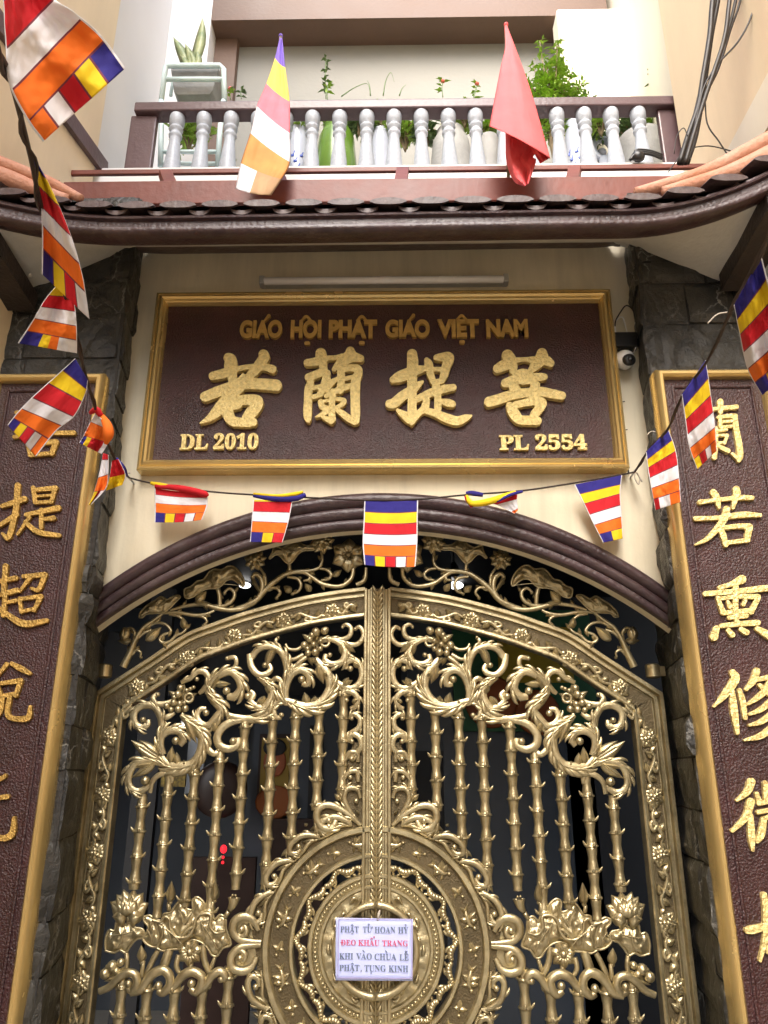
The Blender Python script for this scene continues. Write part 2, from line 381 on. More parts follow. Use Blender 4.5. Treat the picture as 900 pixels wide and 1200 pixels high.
b.loft([[(x, eave(x)[0]+.03, eave(x)[1]+.085), (x, eave(x)[0]+.50, eave(x)[1]+.315)] for x in xs], closed=False)
b.build('roof_deck', M['tile'], cn)
b = MB(); back = []                             # rendered soffit
for x in xs:
    ax = abs(x)
    if ax < 1.0: yb, zb = -.19, 3.755
    else:
        t = min(1, (ax-1.0)/.36); yb = -.19-.20*min(1, t*4); zb = 3.755-.15*min(1, t*4)-.19*t
        if ax > 1.36: zb -= .3*(ax-1.36)
    back.append((x, yb, zb))
b.loft([[(x, eave(x)[0]+.055, eave(x)[1]+.010), bk] for x, bk in zip(xs, back)], closed=False)
b.build('soffit', M['soffit'], cn)
for sx, tip in ((1, at(856, 322, -.42)), (-1, at(31, 345, -.42))):
    e2 = at(912, 222, -.80) if sx > 0 else at(-28, 250, -.80)
    b = MB(); d = (e2-tip); nn = Vector((.045*sx, 0, .0))
    dn = Vector((0, 0, -.075))
    b.prism([tip-nn, tip+nn*1.6, tip+nn*1.6+dn, tip-nn+dn], [e2-nn, e2+nn*1.6, e2+nn*1.6+dn, e2-nn+dn])
    b.build('hip_rafter', M['darkbrown'], cn, smooth=False)
for pts in ([(745, 226, .020), (790, 214, .026), (835, 199, .030), (905, 163, .036)], [(775, 226, .022), (815, 216, .030), (855, 204, .036), (910, 180, .046)]):
    sp = spline([(*at(x, y, -.70), r) for x, y, r in pts], 5)
    b = MB(); b.tube([p[:3] for p in sp], [p[3] for p in sp], 10); b.build('ridge_tile', M['terracotta'], cn)
for pts in ([(95, 233, .016), (60, 215, .022), (30, 203, .026), (-10, 188, .030)], [(80, 235, .022), (45, 224, .030), (15, 212, .036), (-15, 202, .040)]):
    sp = spline([(*at(x, y, -.72), r) for x, y, r in pts], 5)
    b = MB(); b.tube([p[:3] for p in sp], [p[3] for p in sp], 10); b.build('ridge_tile', M['terracotta'], cn)

# ------------------------------------------------------------ red timber frame over the canopy
rf = thing('timber_frame', 'flat red brown timber frame lying above the tiled eave below the balustrade', 'wooden frame', (0, -.2, 4.0))
yA, yB = -.36, -.12
zA0, zA1 = at(450, 236, yA).z, at(450, 209, yA).z
b = MB(); b.box(at(74, 215, yA).x, at(812, 215, yA).x, yA, yA+.05, zA0, zA1); bevel(b.build('beam', M['redwood'], rf, smooth=False), .004)
zB0, zB1 = at(450, 200.5, yB).z, at(450, 195, yB).z
b = MB(); b.box(at(64, 198, yB).x, at(852, 198, yB).x, yB, yB+.018, zB0, zB1); bevel(b.build('rail', M['redwood'], rf, smooth=False), .004)
for px in (72, 208, 338, 474, 676):
    b = MB(); u = at(px-6, 209, yA+.02); v = at(px-14 if px < 400 else px-2, 198, yB)
    w = .028
    b.prism([(u.x-w, yA+.0501, zA1-.06), (u.x+w, yA+.0501, zA1-.06), (u.x+w, yA+.0501, zA1-.004), (u.x-w, yA+.0501, zA1-.004)],
            [(v.x-w, yB-.001, zB0-.02), (v.x+w, yB-.001, zB0-.02), (v.x+w, yB-.001, zB1-.004), (v.x-w, yB-.001, zB1-.004)])
    b.build('cross_piece', M['redwood'], rf, smooth=False)

# ------------------------------------------------------------ balcony
YR, YS = .14, .16
bl = thing('balcony', 'balcony with brown handrail and row of white turned balusters above the canopy', 'balcony', (0, .2, 4.3))
rz0, rz1 = at(450, 126, YR).z, at(450, 115.5, YR).z
yb = atZ(450, 142, rz0).y
rl, rr = at(158, 118, YR).x, at(806, 110, YR).x
b = MB(); b.box(rl, rr, YR, yb, rz0, rz1); bevel(b.build('handrail', M['rail'], bl, smooth=False), .008)
YB = (YR+yb)/2+.0
YSL = YB-.06
zb0 = at(450, 193.5, YSL).z
b = MB(); b.box(-1.60, 1.66, YSL, 1.55, zb0-.22, zb0-.001); b.build('slab', M['white'], bl, smooth=False)
for xa, xc in ((150, 181), (775, 805)):
    u, v = at(xa, 160, YR+.03).x, at(xc, 160, YR+.03).x
    b = MB(); b.box(u, v, YR+.03, yb-.02, zb0, rz0-.001); bevel(b.build('newel_post', M['rail'], bl, smooth=False), .008)
BZ = rz0-zb0
bp = [(.050, 0), (.054, .03), (.056, .10), (.053, .20), (.045, .36), (.037, .52), (.035, .60), (.037, .625), (.044, .645), (.044, .675), (.034, .69), (.034, .735), (.046, .76), (.046, .79), (.036, .805), (.038, .83), (.050, .86), (.052, .97), (.049, 1.0)]
sc = (at(492, 160, YB).x-at(460, 160, YB).x)/.145
proto = None
for k in range(18):
    p = at(205+32.1*k, 165-.011*32*k, YB)
    if proto is None:
        b = MB(); b.lathe([(r*.80*sc, z*(BZ-.002)) for r, z in bp], 0, 0, 20)
        proto = b.build('baluster', M['baluster'], None, sharp=60); o = proto; o.parent = bl
    else:
        o = proto.copy(); S.collection.objects.link(o); o.parent = bl
    o.location = Vector((p.x, YB, zb0+.001)) - ORG[bl.name]
# rooms of the upper storey behind the balcony
us = thing('upper_storey', 'upper storey of the temple behind the balcony, grey wall under a brown beam', 'building', (0, 1.3, 4.3))
YU = .95
ub = at(450, 21, YU).z; yub = atZ(450, 53, ub).y
bx0, bx1 = at(248, 20, YU).x, at(712, 15, YU).x
b = MB(); b.box(bx0, bx1, YU, yub, ub, ub+.9); b.build('beam', M['brownbeam'], us, smooth=False)
b = MB(); b.box(bx0, 1.8, yub+.001, yub+.15, zb0, ub+.9); b.build('back_wall', M['greywall'], us, smooth=False)
u = at(276, 100, yub-.02).x
b = MB(); b.box(bx0-.001, u, yub-.07, yub-.0, zb0, ub-.001); b.build('door_jamb', M['brownbeam'], us, smooth=False)
b = MB(); b.box(-1.66, bx0-.002, YU, yub+.15, zb0, 8.6); b.build('side_pier', M['white'], us, smooth=False)  # sunlight on the pier put into a brighter white
b = MB(); b.box(-1.70, -1.50, .103, YU-.001, zb0-.3, 8.6); b.build('side_wall', M['white'], us, smooth=False)  # sunlit wall, its brightness put into the white paint
x0, x1 = at(657, 60, YU-.1).x, at(716, 60, YU-.1).x
b = MB(); b.box(x0, x1+.10, YU-.1, YU+.05, zb0, at(680, 10, YU-.1).z); o = b.build('panel_pier', M['palecream'], us, smooth=False); bevel(o, .012)
for yy in (47, 78):
    z = at(690, yy, YU-.1).z; b = MB(); b.box(x0+.01, x1+.09, YU-.1005, YU-.0985, z-.003, z+.003); b.build('panel_joint', M['greywall'], us, smooth=False)
b = MB(); b.box(x1+.09, x1+.5, .103, yub+.14, zb0, 8.6); b.build('side_wall', M['palecream'], us, smooth=False)

# ------------------------------------------------------------ dim hall behind the gate
hl = thing('temple_hall', 'dim blue grey hall seen through the gate with doors and dark woodwork', 'room', (0, 2, 0))
CEI = 2.86
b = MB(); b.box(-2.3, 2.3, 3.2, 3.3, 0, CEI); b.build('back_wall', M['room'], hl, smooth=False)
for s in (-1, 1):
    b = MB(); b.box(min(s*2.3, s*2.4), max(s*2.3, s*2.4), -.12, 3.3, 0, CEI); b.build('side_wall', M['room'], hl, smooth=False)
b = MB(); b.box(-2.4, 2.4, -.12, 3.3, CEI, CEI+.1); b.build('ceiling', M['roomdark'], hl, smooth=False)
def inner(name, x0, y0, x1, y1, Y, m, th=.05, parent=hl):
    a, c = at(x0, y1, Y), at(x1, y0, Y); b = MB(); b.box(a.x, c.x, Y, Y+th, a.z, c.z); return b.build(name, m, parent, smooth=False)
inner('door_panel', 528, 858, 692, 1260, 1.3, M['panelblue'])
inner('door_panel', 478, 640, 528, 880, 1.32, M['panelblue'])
inner('painted_dark_opening', 692, 700, 800, 1260, 1.3, M['roomdark'])  # solid slabs for openings, their darkness put into the colour
inner('painted_dark_opening', 474, 880, 528, 1260, 1.31, M['roomdark'])
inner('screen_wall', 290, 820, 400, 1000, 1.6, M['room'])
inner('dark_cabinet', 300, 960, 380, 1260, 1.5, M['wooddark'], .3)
inner('painted_dark_opening', 120, 690, 205, 1260, 1.5, M['roomdark'])
inner('painted_dark_opening', 360, 850, 380, 960, 1.59, M['roomdark'], .008)
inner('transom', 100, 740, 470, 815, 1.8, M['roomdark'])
inner('painted_dark_opening', 205, 1005, 300, 1260, 1.5, M['wooddark'])
b = MB(); p = at(258, 925, 1.45); b.ball(p, .15, .35, 24, 12); props(b.build('bronze_gong', M['wooddark'], None, origin=p), 'dark round gong in the dim hall behind the left bamboo bars', 'gong')
# picture things in the hall
pt = thing('framed_picture', 'portrait in a gilt frame hanging in the hall behind the left leaf', 'picture', at(320, 900, 1.58))
inner('picture_frame', 300, 860, 343, 948, 1.57, M['wooddark'], .025, pt)
inner('picture', 303, 865, 340, 944, 1.565, mat('ochre ground', (.34, .22, .03), .5), .003, pt)
c = at(322, 893, 1.56); b = MB(); b.ball(c, .065, .06, 16, 8, 1.25); b.build('painted_face', mat('painted skin', (.42, .12, .05), .6), pt)
c = at(322, 876, 1.558); b = MB(); b.ball(c, .066, .06, 16, 8, .75); b.build('painted_hair', M['roomdark'], pt)
c = at(322, 940, 1.558); b = MB(); b.ball(c, .11, .03, 16, 8, .8); b.build('painted_robe', mat('painted robe', (.35, .10, .02), .6), pt)
pb = thing('painted_screen', 'green orange and yellow painted screen above the door panel behind the right leaf', 'screen', at(600, 800, 1.26))
inner('panel', 533, 715, 690, 857, 1.26, mat('green paint', (.012, .10, .035), .5), .02, pb)
inner('panel', 585, 735, 668, 800, 1.252, mat('ochre paint', (.36, .25, .01), .5), .004, pb)
for cx, cy, r in ((575, 822, .14), (630, 835, .12)):
    c = at(cx, cy, 1.25); b = MB(); b.ball(c, r, .03, 20, 8); b.build('painted_shape', mat('rust paint', (.30, .07, .008), .5), pb)
o = inner('brocade_cloth', 188, 903, 218, 922, 1.4, M['clothgold'], .02, None); props(o, 'strip of gold brocade hanging behind the outer bamboo bars on the left', 'cloth')
o = inner('painted_lit_wall', 216, 850, 242, 930, 1.72, mat('lit white wall', (.42, .47, .55), .6), .02, hl)  # pale panel, the light on the wall put into its colour
for k, (px, py, r) in enumerate(((287, 686, .042), (534, 686, .055), (215, 852, .035))):
    if k < 2: p = atZ(px, py, CEI-.03)
    else: p = at(px, py, 1.7)
    t = thing('ceiling_lamp', ('round lit ceiling lamp seen above the left leaf', 'round lit ceiling lamp seen above the right leaf', 'small lit wall lamp in the hall behind the left scrollwork')[k], 'lamp', p)
    b = MB(); b.ball(p, r, 1, 14, 8, .45); b.build('shade', M['lampon'], t)
    b = MB(); b.lathe([(r*.5, p.z+r*.2), (r*.5, p.z+(.03 if k < 2 else .06))], p.x, p.y, 12); b.build('lamp_base', M['plastic'], t)
p = at(262, 995, 1.42); t = thing('votive_lamp', 'small glowing red votive lamp behind the left bamboo bars', 'lamp', p)
b = MB(); b.ball(p, .018, 1, 12, 8, 1.2); b.build('glass', M['redlamp'], t)
for dz in (.04, .065): b = MB(); b.ball((p.x, p.y, p.z-dz), .008, 1, 10, 6); b.build('bead', M['redlamp'], t)
p = atZ(531, 640, CEI); t = thing('pendant_lamp', 'small unlit hanging lamp seen above the right leaf', 'lamp', p)
b = MB(); b.tube([p, p-Vector((0, 0, .10))], .005, 6); b.build('cord', M['black'], t)
b = MB(); b.lathe([(.006, p.z-.19), (.035, p.z-.18), (.030, p.z-.13), (.012, p.z-.10)], p.x, p.y, 12); b.build('shade', M['black'], t)
# ------------------------------------------------------------ brush strokes and lettering as raised solids
def field_loops(strokes, step):
    P = [s for st in strokes for s in st]
    pad = max(p[2] for p in P)+2*step
    x0 = min(p[0] for p in P)-pad; x1 = max(p[0] for p in P)+pad; y0 = min(p[1] for p in P)-pad; y1 = max(p[1] for p in P)+pad
    nx, ny = int((x1-x0)/step)+2, int((y1-y0)/step)+2
    X, Y = np.meshgrid(x0+step*np.arange(nx), y0+step*np.arange(ny)); D = np.full(X.shape, 1e9)
    for st in strokes:
        sp = spline(st, 5) if len(st) > 2 else [np.array(q, float) for q in st]
        for a, c in zip(sp[:-1], sp[1:]):
            dx, dy = c[0]-a[0], c[1]-a[1]; L2 = dx*dx+dy*dy+1e-12
            t = np.clip(((X-a[0])*dx+(Y-a[1])*dy)/L2, 0, 1)
            D = np.minimum(D, np.hypot(X-a[0]-t*dx, Y-a[1]-t*dy)-(a[2]+t*(c[2]-a[2])))
    seg = {}
    def ip(p, q):
        d0, d1 = D[p[1], p[0]], D[q[1], q[0]]; t = d0/(d0-d1)
        return (x0+step*(p[0]+t*(q[0]-p[0])), y0+step*(p[1]+t*(q[1]-p[1])))
    pts = {}
    ins = D < 0
    for j in range(ny-1):
        row = ins[j:j+2]
        for i in np.nonzero(row[:, :-1].any(0) | row[:, 1:].any(0))[0]:
            c = [(i, j), (i+1, j), (i+1, j+1), (i, j+1)]; s = [bool(ins[q[1], q[0]]) for q in c]
            if all(s) or not any(s): continue
            cr = []
            for k in range(4):
                k2 = (k+1) % 4
                if s[k] != s[k2]:
                    e = (min(c[k], c[k2]), max(c[k], c[k2])); pts[e] = ip(*e); cr.append((e, s[k]))
            ex = [e for e, o in cr if o]; en = [e for e, o in cr if not o]
            if len(ex) == 1: seg[ex[0]] = en[0]
            else:
                for e, o in cr:          # saddle: pair each exit with the next entry
                    if o:
                        idx = [q for q, _ in cr].index(e); seg[e] = cr[(idx+1) % len(cr)][0]
    loops = []; seen = set()
    for s0 in list(seg):
        if s0 in seen: continue
        lp = []; e = s0
        while e not in seen and e in seg: seen.add(e); lp.append(pts[e]); e = seg[e]
        if len(lp) > 7: loops.append(lp)
    return loops
def solid_from_loops(loops, depth, bev):
    cu = bpy.data.curves.new('tmp', 'CURVE'); cu.dimensions = '2D'; cu.fill_mode = 'BOTH'; cu.extrude = depth/2; cu.bevel_depth = bev; cu.bevel_resolution = 1
    for lp in loops:
        s = cu.splines.new('POLY'); s.points.add(len(lp)-1); s.use_cyclic_u = True
        for i, (x, y) in enumerate(lp): s.points[i].co = (x, y, 0, 1)
    return curve_mesh(cu)
def curve_mesh(cu):
    o = bpy.data.objects.new('tmp', cu); S.collection.objects.link(o); dg = bpy.context.evaluated_depsgraph_get(); dg.update()
    me = bpy.data.meshes.new_from_object(o.evaluated_get(dg)); bpy.data.objects.remove(o); bpy.data.curves.remove(cu)
    me.materials.clear(); return me
TOW = Matrix(((1, 0, 0, 0), (0, 0, -1, 0), (0, 1, 0, 0), (0, 0, 0, 1)))
def glyph(name, strokes, zoom, Y, depth, m, parent, bev=.002, step=None):
    ox, oy, sc = zoom; st = step or 3.5*sc/8
    loops = [[xz(ox+x/sc, oy+y/sc, Y) for x, y in lp] for lp in field_loops(strokes, st)]
    me = solid_from_loops(loops, depth, bev); me.transform(TOW); me.transform(Matrix.Translation((0, Y+depth/2, 0)))
    o = put(me, name, m, parent, smooth=False); return o
def text_mesh(s, off=0.0, ext=.1, bev=0.0):
    cu = bpy.data.curves.new('t', 'FONT'); cu.body = s; cu.size = 1; cu.extrude = ext; cu.offset = off; cu.bevel_depth = bev
    return curve_mesh(cu)
def text_on(name, s, box, Y, depth, m, parent, off=0.0):   # box: photo pixels (x0, ytop, x1, ybottom) on plane Y
    me = text_mesh(s, off, .5); v = np.array([q.co[:] for q in me.vertices]); lo, hi = v.min(0), v.max(0)
    a = at(box[0], box[3], Y); c = at(box[2], box[1], Y)
    sx = (c.x-a.x)/(hi[0]-lo[0]); sz = (c.z-a.z)/(hi[1]-lo[1]); sd = depth/(hi[2]-lo[2])
    me.transform(Matrix.Translation((-lo[0], -lo[1], -hi[2]))); me.transform(Matrix.Diagonal((sx, sz, sd, 1))); me.transform(TOW)
    me.transform(Matrix.Translation((a.x, Y, a.z)) @ Matrix.Translation((0, -depth, 0)) if False else Matrix.Translation((a.x, Y-depth, a.z)))
    return put(me, name, m, parent, smooth=False)

# ------------------------------------------------------------ name board over the gate
YSG = -.235
sg = thing('name_board', 'wide brown lacquered temple name board with raised gold characters in a gilt frame', 'sign', (.02, WF, 2.67))
SX0, SX1, SZ0, SZ1 = -.928, .968, 2.668, 3.470
b = MB(); nx, nz = 90, 40
b.box(SX0+.03, SX1-.03, YSG, WF-.001, SZ0+.03, SZ1-.03); b.build('panel', M['lacquer'], sg, smooth=False)
fp = [(0, WF-.001), (0, -.262), (.004, -.270), (.012, -.272), (.015, -.267), (.018, -.272), (.028, -.278), (.036, -.272), (.040, -.262), (.044, -.258), (.048, -.246), (.050, YSG-.001)]
b = MB(); frame_loops(b, SX0, SX1, SZ0, SZ1, fp); b.build('frame', M['framegold'], sg, smooth=False)
Z1, Z2, Z3, Z4 = (225, 405, 8.18), (345, 400, 10), (445, 400, 8.18), (560, 400, 8.18)
g1 = [[(200,290,38),(270,275,42),(340,255,42),(430,225,25),(520,205,22),(600,205,30),(700,205,32),(770,225,38)], [(350,118,46),(372,135,52),(372,200,62),(380,270,48),(390,340,38)],
 [(685,85,46),(690,115,50),(640,190,48),(590,250,42),(535,310,36)], [(125,490,46),(250,440,50),(380,400,55),(490,360,60),(600,365,52),(700,370,52),(805,380,54)], [(490,290,22),(470,350,50)],
 [(440,400,60),(360,490,55),(300,560,58),(230,640,48),(160,700,28),(82,742,7)], [(330,540,50),(342,640,52),(368,705,48),(400,745,28)], [(400,545,25),(470,525,45),(560,520,50),(625,535,55),(612,590,52),(565,645,55),(530,695,50)],
 [(440,570,36),(400,575,40)], [(390,722,45),(460,735,42),(540,735,42),(585,732,38)]]
g2 = [[(150,250,40),(230,240,45),(320,220,50),(390,195,26),(480,190,24),(560,180,35)], [(310,140,60),(315,180,65),(330,260,50),(350,340,36)], [(655,112,48),(650,170,70),(580,220,60),(520,270,45),(462,328,22)],
 [(700,180,55),(775,200,40)], [(165,420,42),(250,390,45),(330,360,45),(385,370,36)], [(190,480,38),(165,560,45),(160,680,46),(155,800,48),(155,880,44),(162,930,22)],
 [(375,430,46),(350,520,45),(300,620,34)], [(210,545,25),(290,535,26),(340,520,30)], [(220,650,24),(300,628,26)], [(560,320,40),(640,312,38),(735,320,45),(752,370,44),(725,430,50)],
 [(722,430,52),(712,560,54),(712,700,52),(715,850,52),(715,930,44)], [(700,945,32),(620,890,38),(540,830,32),(488,800,16)], [(545,330,42),(545,430,42),(545,500,42),(535,570,42)], [(600,435,22),(680,420,25)], [(590,540,34),(680,515,28)],
 [(455,590,36),(440,700,34),(438,800,34),(440,910,42)], [(370,640,22),(440,610,32),(520,560,30)], [(310,715,34),(330,770,34),(420,800,34)], [(350,700,16),(420,690,16)], [(480,672,20),(580,690,24),(565,735,24),(490,780,24)],
 [(410,800,30),(330,850,24),(252,886,8)], [(340,890,20),(430,930,36)], [(500,440,22),(430,490,34),(380,570,28)]]
g3 = [[(310,122,46),(316,200,52),(310,300,48),(310,420,45),(310,550,40),(310,680,42),(308,750,38),(305,796,10)], [(125,366,28),(190,340,50),(260,310,50),(340,280,45),(420,262,28)], [(95,600,40),(140,590,46),(210,530,45),(290,480,45),(350,430,36),(410,385,10)],
 [(172,662,16),(240,710,38),(300,740,48),(360,700,30),(430,640,30)], [(450,178,22),(470,220,38),(482,300,34),(510,380,28)], [(545,155,28),(600,150,38),(662,155,48),(640,230,42),(620,310,38),(600,365,28)], [(510,268,20),(590,268,20)], [(520,395,26),(600,378,24)],
 [(352,555,30),(430,520,35),(520,480,38),(620,455,36),(705,440,30)], [(540,430,36),(556,530,32),(558,640,32)], [(600,575,24),(660,590,36),(698,600,30)], [(450,570,32),(430,640,36),(400,670,28)], [(440,662,28),(540,692,34),(640,735,42),(740,762,42),(820,735,32),(880,710,6)]]
g4 = [[(190,260,42),(250,230,50),(320,215,40)], [(285,135,54),(310,180,58),(340,250,38),(330,290,24)], [(370,180,24),(460,172,18),(530,180,35)], [(615,115,48),(610,160,60),(560,220,50),(510,275,28)], [(670,190,44),(698,208,34)],
 [(265,400,40),(350,370,50),(430,330,66),(530,340,34),(600,340,36),(638,340,30)], [(340,430,46),(370,460,40)], [(550,420,44),(545,470,44)], [(430,370,44),(500,370,34)], [(110,580,48),(200,555,48),(300,520,45),(400,500,44),(500,488,40),(600,480,42),(700,500,42),(805,520,38)],
 [(300,610,28),(335,670,50),(380,735,46),(430,770,30)], [(360,610,32),(450,588,34),(540,570,44),(612,588,46),(590,640,42),(545,700,42)], [(420,755,42),(500,757,42),(572,762,38)]]
for gs, zz in ((g1, Z1), (g2, Z2), (g3, Z3), (g4, Z4)):
    glyph('character', gs, zz, YSG-.022, .030, M['leafgold'], sg, .0012)
for s, x0, x1, yo in (('GIAO', 281, 331.7, 0), ('HOI', 340.7, 377.3, -.2), ('PHAT', 385.3, 442, -.4), ('GIAO', 451.7, 503.3, -.6), ('VIET', 512.7, 560.7, -.9), ('NAM', 570, 617.5, -1.1)):
    text_on('lettering', s, (x0, 376.9+yo, x1, 398.4+yo), YSG, .014, M['textgold'], sg, .055)
for kind, x, y in (('a', 312.5, 372.5), ('c', 359, 373), ('d', 360, 402), ('c', 424, 373), ('d', 424, 401.5), ('a', 482, 372), ('c', 541, 372), ('d', 541.5, 400.5)):
    st = {'a': [[(-2, 2.6, 1.2), (2.6, -2.6, 2.0)]], 'c': [[(-5.2, 2.2, 1.3), (0, -2.2, 1.7), (5.2, 2.2, 1.3)]], 'd': [[(-1.4, 0, 2.0), (1.4, 0, 2.0)]]}[kind]
    glyph('accent', [[(x+p, y+q, r) for p, q, r in z] for z in st], (0, 0, 1.0), YSG-.012, .012, M['textgold'], sg, .0, .45)
SERB = lambda s: ''.join(chr(0x1D400+ord(c)-65) if c.isupper() else (chr(0x1D7CE+int(c)) if c.isdigit() else c) for c in s)
text_on('lettering', SERB('DL 2010'), (211, 509, 304, 528.5), YSG, .014, M['leafgold'], sg, .024)
text_on('lettering', SERB('PL 2554'), (585, 510, 686, 529), YSG, .014, M['leafgold'], sg, .024)

# ------------------------------------------------------------ couplet boards on the pilasters
YCB = -.425
def couplet(x0, x1, label):
    cb = thing('couplet_board', label, 'sign', ((x0+x1)/2, -.38, .3))
    b = MB(); b.box(x0+.022, x1-.022, YCB, -.372, .30, 2.965); b.build('panel', M['lacquer'], cb, smooth=False)
    fp = [(0, -.372), (0, -.437), (.004, -.448), (.012, -.455), (.022, -.455), (.029, -.447), (.032, -.437), (.034, YCB-.001)]
    b = MB(); frame_loops(b, x0, x1, .28, 2.99, fp); b.build('frame', M['framegold'], cb, smooth=True, sharp=35)
    fi = [(.060, YCB+.002), (.060, YCB-.005), (.066, YCB-.007), (.070, YCB-.005), (.072, YCB+.002)]
    b = MB(); frame_loops(b, x0, x1, .28, 2.99, fi); b.build('inner_bead', M['lacquer'], cb, smooth=False)
    return cb
cl = couplet(-1.452, xz(122, 437, -.45)[0], 'brown board of gold characters on the left slate pilaster, partly covered by hanging flags')
cr_ = couplet(xz(769, 440, -.45)[0], 1.462, 'brown board of gold characters on the right slate pilaster, beyond the security camera')
C6, C7, C8, C5, CL6 = (800, 460, 6.0), (820, 660, 5.4545), (840, 900, 5.0), (0, 420, 3.157), (0, 740, 2.607)
r1 = [[(95,135,12),(220,115,12),(380,100,14)], [(265,65,20),(268,135,15)], [(150,75,18),(165,140,12)], [(262,165,10),(268,240,12)], [(250,175,10),(310,165,12),(370,165,16)], [(368,170,16),(378,260,18),(395,350,20),(405,440,20),(395,478,12)], [(395,470,14),(350,430,8)], [(270,205,8),(365,200,8)], [(268,243,9),(360,235,9)],
 [(90,180,12),(86,300,15),(80,450,14)], [(90,185,9),(180,175,11)], [(180,175,11),(180,240,11)], [(95,215,7),(180,208,7)], [(95,250,7),(180,245,7)], [(150,285,8),(240,270,8),(310,262,8)], [(235,250,12),(232,350,15),(225,455,16)], [(170,310,8),(180,360,8)], [(170,308,7),(240,300,7),(315,300,9)], [(315,300,9),(295,355,9)], [(180,358,7),(295,350,8)], [(215,370,12),(160,430,6)], [(250,375,12),(320,410,15)]]
r2 = [[(120,770,14),(240,755,11),(400,738,15),(490,740,13)], [(215,700,20),(240,740,22),(258,808,9)], [(378,680,22),(382,710,23),(368,760,18),(355,812,8)], [(90,885,14),(250,880,13),(420,858,19),(545,862,12)], [(310,820,22),(300,870,24),(250,950,21),(170,1030,14),(88,1070,4)],
 [(268,960,16),(288,1010,19),(305,1070,15)], [(290,950,13),(400,938,15),(470,945,22)], [(470,950,22),(455,1030,18)], [(310,1055,12),(460,1038,14)]]
r3 = [[(130,155,12),(200,135,14),(270,103,26)], [(35,195,14),(230,180,15),(420,160,18),(490,155,14)], [(230,130,16),(230,300,15)], [(115,220,10),(150,312,16)], [(118,228,10),(250,212,12),(372,215,16)], [(375,220,14),(330,310,16)], [(160,317,13),(320,302,13)], [(180,245,8),(195,275,15)], [(290,238,12),(280,265,10)], [(190,347,12),(300,335,13)], [(140,400,13),(260,387,15),(370,380,17)], [(232,300,12),(240,390,13)],
 [(108,418,18),(92,470,24)], [(185,430,13),(208,458,17)], [(265,422,13),(300,442,17)], [(368,418,13),(425,450,22),(455,472,18)]]
r4 = [[(212,700,20),(228,740,25),(170,830,22),(92,916,5)], [(210,825,14),(220,940,22),(242,1085,11)], [(255,812,12),(275,880,17),(292,988,12)], [(365,690,20),(345,750,20),(298,806,9)], [(365,745,11),(470,722,16)], [(475,720,18),(400,835,18),(310,900,7)], [(385,780,11),(470,850,18),(530,875,14)], [(480,860,18),(400,930,16),(318,966,6)], [(490,940,18),(400,1010,16),(318,1036,6)], [(510,1010,20),(400,1100,18),(288,1131,5)]]
r5 = [[(203,82,22),(180,140,18),(120,190,6)], [(200,200,22),(170,290,18),(93,367,10)], [(198,280,14),(205,400,19),(212,482,7)], [(235,150,10),(252,205,15)], [(285,88,12),(290,180,12)], [(340,130,12),(335,200,12)], [(250,208,12),(335,190,11)], [(245,260,11),(330,243,12)], [(278,300,15),(262,390,19),(240,430,10)], [(275,298,10),(335,290,12),(335,420,12),(360,420,8)], [(400,80,16),(370,190,10)], [(385,180,12),(480,170,12)], [(440,185,14),(360,440,8)], [(390,250,10),(490,440,16)]]
r6 = [[(278,742,14),(290,850,17),(285,1000,14),(255,1130,7)], [(185,950,20),(230,945,22),(330,912,12)], [(350,905,14),(300,1080,10)], [(290,990,12),(370,1120,14)], [(420,760,15),(420,1000,15)], [(380,860,12),(390,900,10)], [(460,840,12),(500,890,14)], [(520,900,14),(420,1120,6)]]
for st, zz in ((r1, C6), (r2, C6), (r3, C7), (r4, C7), (r5, C8), (r6, C8)):
    glyph('character', st, zz, YCB-.012, .018, M['leafgold'], cr_, .0012, 2.4*zz[2]/6)
l1 = [[(60,200,6),(240,180,8)], [(110,165,8),(120,215,5)], [(190,160,8),(180,215,5)], [(100,235,6),(215,225,7)], [(110,240,6),(130,280,5)], [(200,235,7),(180,275,5)], [(52,290,6),(160,277,6),(272,275,8)], [(100,312,6),(112,358,7)], [(103,316,6),(205,308,9)], [(208,310,9),(190,352,8)], [(110,358,6),(195,350,7)]]
l2 = [[(8,546,7),(90,520,10)], [(65,470,10),(58,560,10),(32,660,9),(8,648,4)], [(-10,622,6),(60,578,9)], [(122,478,7),(130,532,7)], [(125,486,6),(205,480,9)], [(202,484,8),(190,530,7)], [(130,510,4),(190,506,4)], [(130,533,5),(190,530,6)], [(95,578,6),(215,553,10)], [(152,560,7),(152,625,7)], [(150,596,5),(198,590,8)], [(108,588,6),(65,650,4)], [(92,605,6),(140,642,9),(218,655,7)]]
l3 = [[(-45,832,6),(58,812,8)], [(20,768,9),(12,870,8)], [(-60,890,6),(62,858,9)], [(18,870,7),(12,950,8)], [(15,905,5),(60,895,6)], [(-45,895,7),(30,950,9),(90,982,12),(172,970,7)], [(85,806,6),(165,800,9)], [(166,802,9),(142,855,7),(115,850,4)], [(112,810,7),(72,862,4)], [(72,888,6),(78,938,6)], [(72,890,5),(150,880,8)], [(150,882,8),(125,932,6)], [(78,936,5),(128,926,6)]]
l4 = [[(35,98,5),(60,112,8),(90,128,5)], [(20,100,6),(-12,140,3)], [(-10,158,5),(2,200,6)], [(-8,160,5),(62,150,7)], [(62,152,7),(48,196,6)], [(0,198,5),(50,190,6)], [(8,200,6),(0,245,6),(-25,275,4)], [(30,198,6),(22,250,7),(40,266,7),(84,264,8),(92,230,4)],
 [(-60,110,6),(-45,125,6)], [(-90,150,5),(-30,140,6)], [(-80,175,5),(-38,170,5)], [(-80,200,5),(-38,195,5)], [(-75,225,5),(-72,268,5)], [(-75,225,5),(-38,220,5),(-42,262,5)], [(-72,266,5),(-42,262,5)]]
